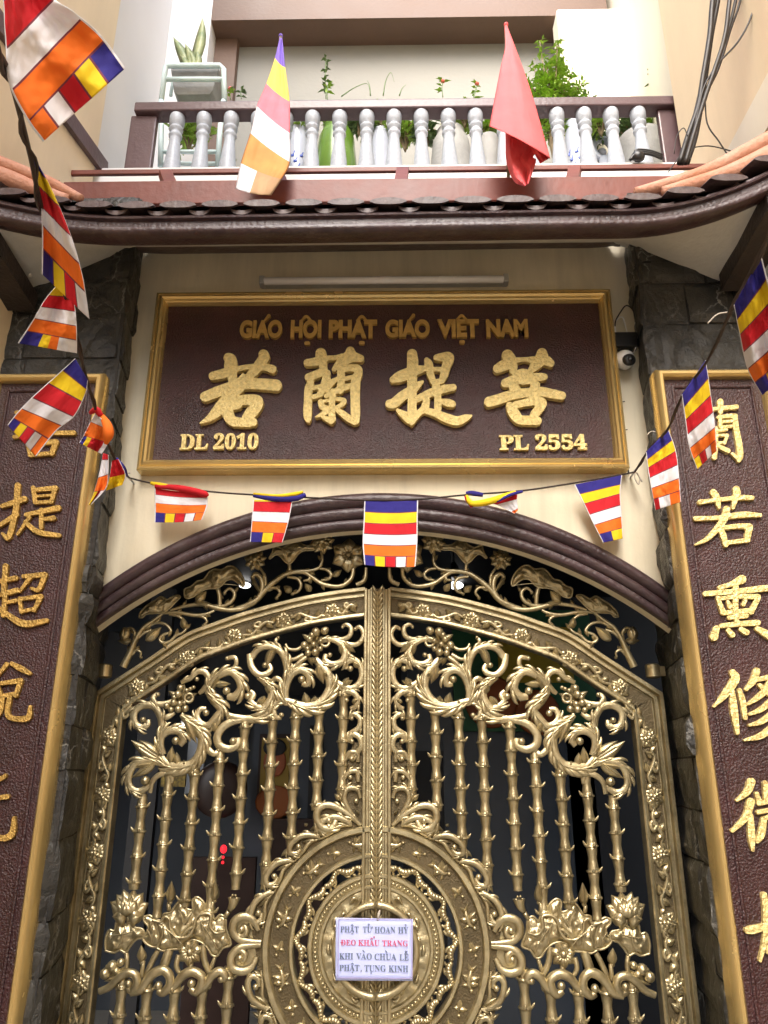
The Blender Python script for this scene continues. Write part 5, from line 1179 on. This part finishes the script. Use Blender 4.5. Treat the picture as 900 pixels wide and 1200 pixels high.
# ------------------------------------------------------------ tube light and camera on the wall
t = thing('tube_light', 'long unlit fluorescent tube lamp on the wall above the name board', 'lamp', at(450, 330, WF))
u, v = at(305, 331, -.235), at(595, 328, -.235); zc = (u.z+v.z)/2
b = MB(); b.box(u.x, v.x, WF-.028, WF-.001, zc-.012, zc+.020); bevel(b.build('batten', M['grey'], t, smooth=False), .004)
b = MB(); b.tube([(u.x+.02, -.252, zc-.008), (v.x-.02, -.252, zc-.008)], .0165, 12); b.build('tube', M['tube'], t)
for x in (u.x, v.x-.022): b = MB(); b.box(x, x+.022, -.266, WF-.0285, zc-.026, zc+.012); bevel(b.build('end_cap', M['grey'], t, smooth=False), .003)
t = thing('security_camera', 'white dome security camera under a black box right of the name board', 'camera', at(733, 425, WF))
p = at(732, 422, -.25)
b = MB(); b.lathe([(.036, p.z-.012), (.038, p.z+.018), (.02, p.z+.024)], p.x-.004, -.222, 20); b.build('mount', M['plastic'], t)
b = MB(); b.ball((p.x, -.252, p.z), .040, 1, 20, 12); b.build('dome', M['plastic'], t)
q = Vector((p.x+.006, -.284, p.z-.018)); b = MB(); b.ball(q, .027, .55, 18, 8); b.build('lens_window', M['black'], t); b = MB(); b.ball(q+Vector((.001, -.012, -.004)), .012, .6, 14, 6); b.build('lens', M['lensglass'], t)
t = thing('junction_box', 'black cable box with loops of wire above the security camera', 'box', at(733, 398, WF))
u, v = at(720, 407, -.24), at(746, 390, -.24); b = MB(); b.box(u.x, v.x, -.25, WF-.001, u.z, v.z); bevel(b.build('case', M['black'], t, smooth=False), .005)
for pts, m, r in (([(722,392),(721,378),(727,366),(734,358),(742,364),(746,380),(747,402),(741,416),(737,424)], 'cable', .0028), ([(719,388),(722,376),(730,372),(735,390)], 'plastic', .0022), ([(730,374),(733,382),(735,391)], 'plastic', .0018), ([(724,408),(730,411),(740,409)], 'cable', .0026), ([(744,378),(747,395),(744,410),(738,420)], 'plastic', .002)):
    b = MB(); b.tube(spline([tuple(at(x, y, -.232-.006*math.sin(i))) for i, (x, y) in enumerate(pts)], 4), r, 6); b.build('wire', M[m], t)
u = at(719, 388, -.235); b = MB(); b.box(u.x-.008, u.x+.008, -.245, -.215, u.z-.012, u.z+.016); b.build('connector', M['plastic'], t, smooth=False)
t = thing('wall_cable', 'thin cable clipped to the wall between the name board and the right pilaster', 'cable', at(732, 520, WF))
b = MB(); b.tube(spline([tuple(at(x, y, -.206)) for x, y in ((725,440),(728,475),(731,505),(732,528),(735,545),(737,555))], 4), .003, 6); b.build('cable', M['cable'], t)
for x, y in ((728, 473), (731, 506)): p = at(x, y, -.206); b = MB(); b.tube([p+Vector((-.012, 0, .004)), p+Vector((.014, -.004, .008))], .0022, 5); b.build('clip', M['cable'], t)
# small pipe end and rafter foot at the left
p = at(36, 320, -.45); b = MB(); b.tube([p+Vector((-.004, .05, .02)), p+Vector((0, -.02, -.02))], .015, 10); props(b.build('pipe_stub', M['grey'], None, origin=p), 'short grey pipe end by the dark rafter above the left board', 'pipe')

# ------------------------------------------------------------ cable bundle at the upper right
t = thing('cable_bundle', 'bundle of black cables hanging down past the right end of the balustrade', 'cables', at(800, 190, -.3))
cab = [([(866,-190),(838,-20),(832,40),(824,90),(818,125),(806,160),(796,192)], .011), ([(873,-190),(845,-20),(834,40),(826,95),(819,130),(809,165),(799,192)], .010), ([(886,-190),(858,-20),(850,40),(838,80),(826,115),(812,160),(803,192)], .009), ([(894,-190),(866,-20),(852,40),(836,85),(824,120),(816,160),(806,192)], .007), ([(900,-190),(872,-20),(856,35),(842,80),(828,110),(815,150),(800,192)], .005), ([(916,-190),(888,-20),(880,20),(864,50),(842,74),(826,100),(818,130),(806,185)], .004), ([(826,112),(829,145),(842,165),(853,182),(858,192)], .003), ([(811,173),(830,171),(850,175),(870,182)], .0025), ([(790,180),(793,160),(801,150),(806,160)], .002), ([(783,202),(795,185),(806,168)], .002), ([(870,-190),(842,-20),(830,50),(822,100),(813,140),(800,192)], .008)]
for i, (pts, r) in enumerate(cab):
    b = MB(); b.tube(spline([tuple(at(x, y, -.62+.03*math.sin(i*2.1)+.0005*(y-100))) for x, y in pts], 5), r, 7); b.build('cable', M['cable'], t)
t = thing('coiled_cable', 'small coil of black cable lying behind the last balusters on the right', 'cable', at(757, 185, .12))
b = MB()
for k in range(3): b.tube(spline([tuple(at(738+k*3, 188-k, .10)), tuple(at(746, 180-k*2, .09)), tuple(at(762, 181-k*2, .09)), tuple(at(776, 186-k*2, .10))], 5), .008, 6)
b.ball(at(748, 183, .10), .035, .7, 9, 6); b.build('coil', M['black'], t)

# ------------------------------------------------------------ pots and plants on the balcony
YPT = .62
def zfloor(): return zb0
def pot(name, label, px, top, w, m, prof, Y=YPT, soil=True):
    c = at(px, top, Y); h = c.z-zb0; r = abs(at(px+w, top, Y).x-c.x)
    t = thing(name, label, 'pot', (c.x, Y, zb0))
    b = MB(); b.lathe([(r*a, zb0+.001+h*z) for a, z in prof], c.x, Y, 24); b.build('body', M[m], t, sharp=60); return t, c, r
vase = [(.55, 0), (.62, .05), (.85, .3), (1, .6), (.92, .85), (.72, .96), (.78, 1.0), (.68, 1.0), (.66, .9)]
round_ = [(.5, 0), (.75, .1), (.98, .4), (1, .6), (.85, .88), (.62, .98), (.66, 1), (.5, 1)]
bowl = [(.6, 0), (.82, .3), (.96, .8), (1.05, .88), (1.05, 1), (.93, 1), (.9, .9)]
pots = [('vase', 'white vase with blue painting behind the pale striped flag', 350, 152, 14, 'whitepot', vase), ('flower_pot', 'round green glazed pot behind the balusters, right of the pale striped flag', 395, 150, 24, 'greenpot', round_), ('flower_pot', 'white round pot beside the green glazed pot', 446, 154, 13, 'whitepot', round_),
        ('flower_pot', 'wide grey pot behind the balusters left of the red flag', 528, 156, 25, 'greypot', round_), ('flower_pot', 'small grey rimmed pot just left of the red flag', 572, 164, 12, 'greypot', bowl), ('vase', 'white vase with blue painted flowers just right of the red flag', 672, 146, 13, 'whitepot', vase), ('flower_pot', 'wide grey pot behind the last two balusters on the right', 751, 166, 26, 'greypot', bowl)]
PC = {}
for nm, lb, px, top, w, m, pr in pots:
    t, c, r = pot(nm, lb, px, top, w, m, pr); PC[px] = c
    if nm == 'vase':
        b = MB()
        for k in range(9):
            a = -PI/2+(k-4)*.24; zz = c.z-(c.z-zb0)*(.35+.06*(k % 3)); rr = r*1.0; b.ball((c.x+rr*.97*math.cos(a), YPT+rr*.97*math.sin(a), zz), .012, .5, 7, 5)
            b.tube([(c.x+rr*.985*math.cos(a), YPT+rr*.985*math.sin(a), zz), (c.x+rr*.985*math.cos(a+.15), YPT+rr*.985*math.sin(a+.15), zz+.03)], .003, 5)
        b.build('blue_painting', M['bluepot'], t)
def leaf_mesh(b, p, d, L, w, droop=.3):
    p = Vector(p); d = Vector(d).normalized(); s = d.cross(Vector((random.uniform(-.3, .3), random.uniform(-.3, .3), 1))).normalized(); up = s.cross(d)
    pts = [p, p+d*L*.4+s*w*.5+up*.1*L, p+d*L*.4-s*w*.5+up*.1*L, p+d*L-Vector((0, 0, droop*L*.5)), p+d*L*.45+up*.04*L]
    b.add(pts, [(0, 1, 4), (0, 4, 2), (1, 3, 4), (4, 3, 2)])
def bush(name, label, c, rad, h, nst, nl, m, L=.05, w=.02, spread=1.0, cat='plant'):
    t = thing(name, label, cat, (c[0], c[1], c[2])); bs = MB(); bf = MB(); bf.keep = True
    for k in range(nst):
        a = random.uniform(0, 2*PI); q = random.random()**.6; tip = Vector((c[0]+rad*q*math.cos(a)*spread, c[1]+rad*q*math.sin(a)*.7, c[2]+h*random.uniform(.45, 1)*(1-.25*q)))
        mid = Vector((c[0]+rad*.35*q*math.cos(a), c[1]+rad*.3*q*math.sin(a), c[2]+h*.45)); sp = spline([tuple(c), tuple(mid), tuple(tip)], 5); bs.tube(sp, .004, 5)
        for j in range(nl):
            u = random.uniform(.35, 1); i = min(len(sp)-2, int(u*(len(sp)-1))); p = Vector(sp[i]).lerp(Vector(sp[i+1]), random.random())
            p += Vector((random.gauss(0, .03), random.gauss(0, .03), random.gauss(0, .02)))*rad*2.2
            leaf_mesh(bf, p, (random.gauss(0, 1), random.gauss(0, 1), random.uniform(-.3, .8)), L*random.uniform(.6, 1.2), w*random.uniform(.7, 1.2))
    bs.build('stem', M['stem'], t); bf.build('foliage', M[m], t, smooth=False); return t
c = at(645, 112, .62); bush('shrub', 'bright green feathery shrub above the handrail right of the red flag', (c.x, .62, zb0+.35), .215, at(645, 40, .62).z-zb0-.35, 44, 80, 'leaf', .05, .017)
c = at(690, 108, .80); bush('shrub', 'low grey green plant at the right foot of the feathery shrub', (c.x-.05, .80, zb0+.3), .18, at(690, 78, .8).z-zb0-.3, 24, 44, 'leaf2', .055, .02)
def sprig(label, px, py0, py1, m='leaf', fl=None, nl=7, Y=.55, lean=0):
    a, c = at(px, py0, Y), at(px+lean, py1, Y); t = thing('plant', label, 'plant', a); sp = spline([tuple(a), tuple((a+c)/2+Vector((.01*(lean > 0)-.005, 0, .01))), tuple(c)], 5)
    b = MB(); b.tube(sp, .003, 5); b.build('stem', M['leaf2'], t); f = MB(); f.keep = True
    for k in range(nl): p = Vector(sp[random.randrange(2, len(sp))]); leaf_mesh(f, p, (random.gauss(0, 1), random.gauss(0, .6), random.uniform(0, 1)), .045*random.uniform(.6, 1.2), .020)
    f.build('foliage', M[m], t, smooth=False)
    if fl:
        b = MB(); b.ball(c, .014, 1, 8, 6); b.build('flower', M[fl], t)
sprig('thin seeding weed standing above the handrail right of the pale flag', 382, 116, 68, 'leaf2', None, 20); sprig('small round leaved plant at the handrail right of the pale flag', 384, 118, 100, 'leaf', None, 14)
sprig('yellow green seedling above the handrail left of the red flag', 519, 114, 95, 'leaf', 'petal', 9); sprig('flowering seedling close to the left edge of the red flag', 555, 114, 98, 'leaf', 'petal', 10, lean=4)
sprig('thin leafy stem beside the small jar at the right end of the handrail', 770, 108, 86, 'leaf', None, 10); sprig('slim weed at the right end of the handrail', 764, 108, 66, 'leaf2', None, 16)
for k, (label, pts) in enumerate((('grass blade arching over the handrail above the seventh baluster', [(449,112),(452,95),(458,85),(462,96)]), ('thin grass blades over the handrail above the sixth baluster', [(400,113),(415,103),(430,98),(434,110)]), ('short upright grass blade above the eighth baluster', [(468,112),(471,104),(476,99)]), ('short grass blade above the fifth baluster', [(434,112),(433,100),(430,94)]))):
    b = MB(); sp = spline([tuple(at(x, y, .5)) for x, y in pts], 5); b.tube(sp, [.004*(1-.8*i/(len(sp)-1)) for i in range(len(sp))], 5); props(b.build('grass_blade', M['leaf2'], None, origin=at(*pts[0], .5)), label, 'grass')
for px, top, h, rad, m, lb in ((446, 150, 30, .12, 'leaf', 'leafy plant in the white round pot behind the balusters'), (475, 178, 45, .17, 'leaf', 'green plant behind the balusters right of the white round pot'), (500, 175, 35, .12, 'leaf2', 'dark green plant left of the wide grey pot'), (572, 165, 30, .13, 'leaf', 'plant in the small grey rimmed pot left of the red flag'), (392, 150, 16, .13, 'leaf', 'low green plant in the green glazed pot'), (610, 175, 40, .15, 'leaf2', 'plant behind the red flag'), (738, 170, 40, .18, 'leaf2', 'grey green plant behind the right balusters'), (765, 168, 35, .12, 'leaf', 'bright plant next to the right newel post')):
    c = at(px, top, .62); bush('plant', lb, (c.x, .62, c.z), rad, abs(at(px, top-h, .62).z-c.z), 12, 16, m, .075, .026)
for px, top, h, rad, m, lb in ((420, 160, 26, .11, 'leaf2', 'low leafy plant behind the balusters between the green and the white round pots'), (545, 150, 30, .12, 'leaf', 'leafy plant above the wide grey pot left of the red flag'), (705, 160, 40, .14, 'leaf', 'leafy plant behind the pale ring ornament'), (332, 165, 30, .12, 'leaf', 'leafy plant left of the blue painted vase behind the pale flag')):
    c = at(px, top, .60); bush('plant', lb, (c.x, .60, c.z), rad, abs(at(px, top-h, .60).z-c.z), 14, 18, m, .075, .024)
c = at(763, 104, .30); t = thing('jar', 'small dark glass jar standing on the right end of the handrail', 'jar', (c.x, .24, rz1)); b = MB(); b.lathe([(.018, rz1+.001), (.022, rz1+.01), (.022, rz1+.05), (.014, rz1+.06), (.014, rz1+.07)], c.x, .24, 14); b.build('body', M['lensglass'], t); b = MB(); b.ball((c.x-.004, .24, rz1+.085), .010); b.build('cap', M['petal'], t)
c = at(706, 175, .72); t = thing('ornament', 'pale ring shaped garden ornament behind the balusters left of the last ones', 'ornament', (c.x, .72, zb0))
b = MB(); b.tube([(c.x+.055*math.cos(a), .72, c.z+.075*math.sin(a)) for a in np.linspace(0, 2*PI, 25)], .022, 8); b.ball((c.x, .74, c.z-.01), .03); b.lathe([(.05, zb0+.001), (.03, c.z-.07)], c.x, .72, 12); b.build('body', M['whitepot'], t)

# planter stand at the left end of the balcony
YT = .42
t = thing('plant_rack', 'mint painted metal rack holding a trough at the left end of the balustrade', 'rack', (at(225, 190, YT).x, YT, zb0))
tz = rz1-.01
def rk_(pts, r=.016):
    b = MB(); b.tube([tuple(at(x, y, Y)) for x, y, Y in pts], r, 8); b.build('bar', M['mintmetal'], t)
rk_([(189,118,YT),(194,79,YT),(197,77,YT),(258,77,YT),(262,81,YT),(263,118,YT)]); rk_([(195,93,YT),(262,93,YT)], .014); rk_([(200,112,YT+.2),(205,80,YT+.2),(256,80,YT+.2),(256,112,YT+.2)], .012)
rk_([(188,195,YT),(189,150,YT),(189,118,YT)], .016); rk_([(255,195,YT),(258,150,YT),(262,118,YT)], .016); rk_([(186,178,YT),(255,178,YT)], .012); rk_([(186,192,YT),(255,192,YT)], .012)
a, c = at(197, 118, YT+.1), at(258, 86, YT+.1)
tr_ = thing('planter', 'pale cement trough with snake plants in the mint metal rack', 'planter', ((a.x+c.x)/2, YT+.1, a.z))
b = MB(); x0, x1 = at(203, 100, YT+.1).x, at(259, 100, YT+.1).x; zt_ = at(230, 92, YT+.1).z; zb_ = at(230, 119, YT+.1).z
b.loft([[(x0+d, YT+.03+d*.4, z), (x1-d, YT+.03+d*.4, z), (x1-d, YT+.19-d*.4, z), (x0+d, YT+.19-d*.4, z)] for d, z in ((.05, zb_), (.03, zb_+.02), (0, zt_), (.015, zt_), (.02, zt_-.03))], cap=True); bevel(b.build('trough', M['greypot'], tr_, smooth=False), .012)
b = MB(); 
for px, r in ((219, .085), (241, .07)): q = at(px, 92, YT+.11); b.ball((q.x, YT+.11, q.z-.02), r, .8, 16, 10, .7)
b.build('pebble', M['whitepot'], tr_)
sn = thing('snake_plant', 'snake plant with upright pale edged leaves in the cement trough', 'plant', at(222, 88, YT+.12))
for bx_, by_, tx_, ty_, w in ((219,85,203,44,.030), (223,85,237,22,.030), (221,85,217,52,.026), (226,85,230,60,.022), (217,85,211,64,.022), (224,85,222,60,.024)):
    p0, p1 = at(bx_, by_, YT+.12), at(tx_, ty_, YT+.10); lo = []
    for u in np.linspace(0, 1, 7):
        p = p0.lerp(p1, u)+Vector((.02*math.sin(u*3), 0, 0)); ww = w*(.7+.6*math.sin(PI*u*.8))*(1-u**4)+.001; lo.append([(p.x-ww, p.y, p.z), (p.x, p.y-.008, p.z), (p.x+ww, p.y, p.z), (p.x, p.y+.004, p.z)])
    b = MB(); b.loft(lo, cap=True); b.build('leaf', M['snake'], sn)
bush('plant', 'trailing green plant inside the lower part of the mint metal rack', (at(222, 175, .5).x, .5, at(222, 178, .5).z), .20, .24, 16, 16, 'leaf', .07, .024)
bush('plant', 'leafy plant at the right foot of the mint metal rack', (at(270, 188, .5).x, .5, zb0), .10, .40, 14, 14, 'leaf2', .07, .024)
sprig('red flowering plant on the handrail beside the mint metal rack', 270, 117, 104, 'leaf', 'petal', 8); sprig('tiny pale sprig above the handrail right of the mint metal rack', 283, 116, 104, 'leaf2', None, 9)
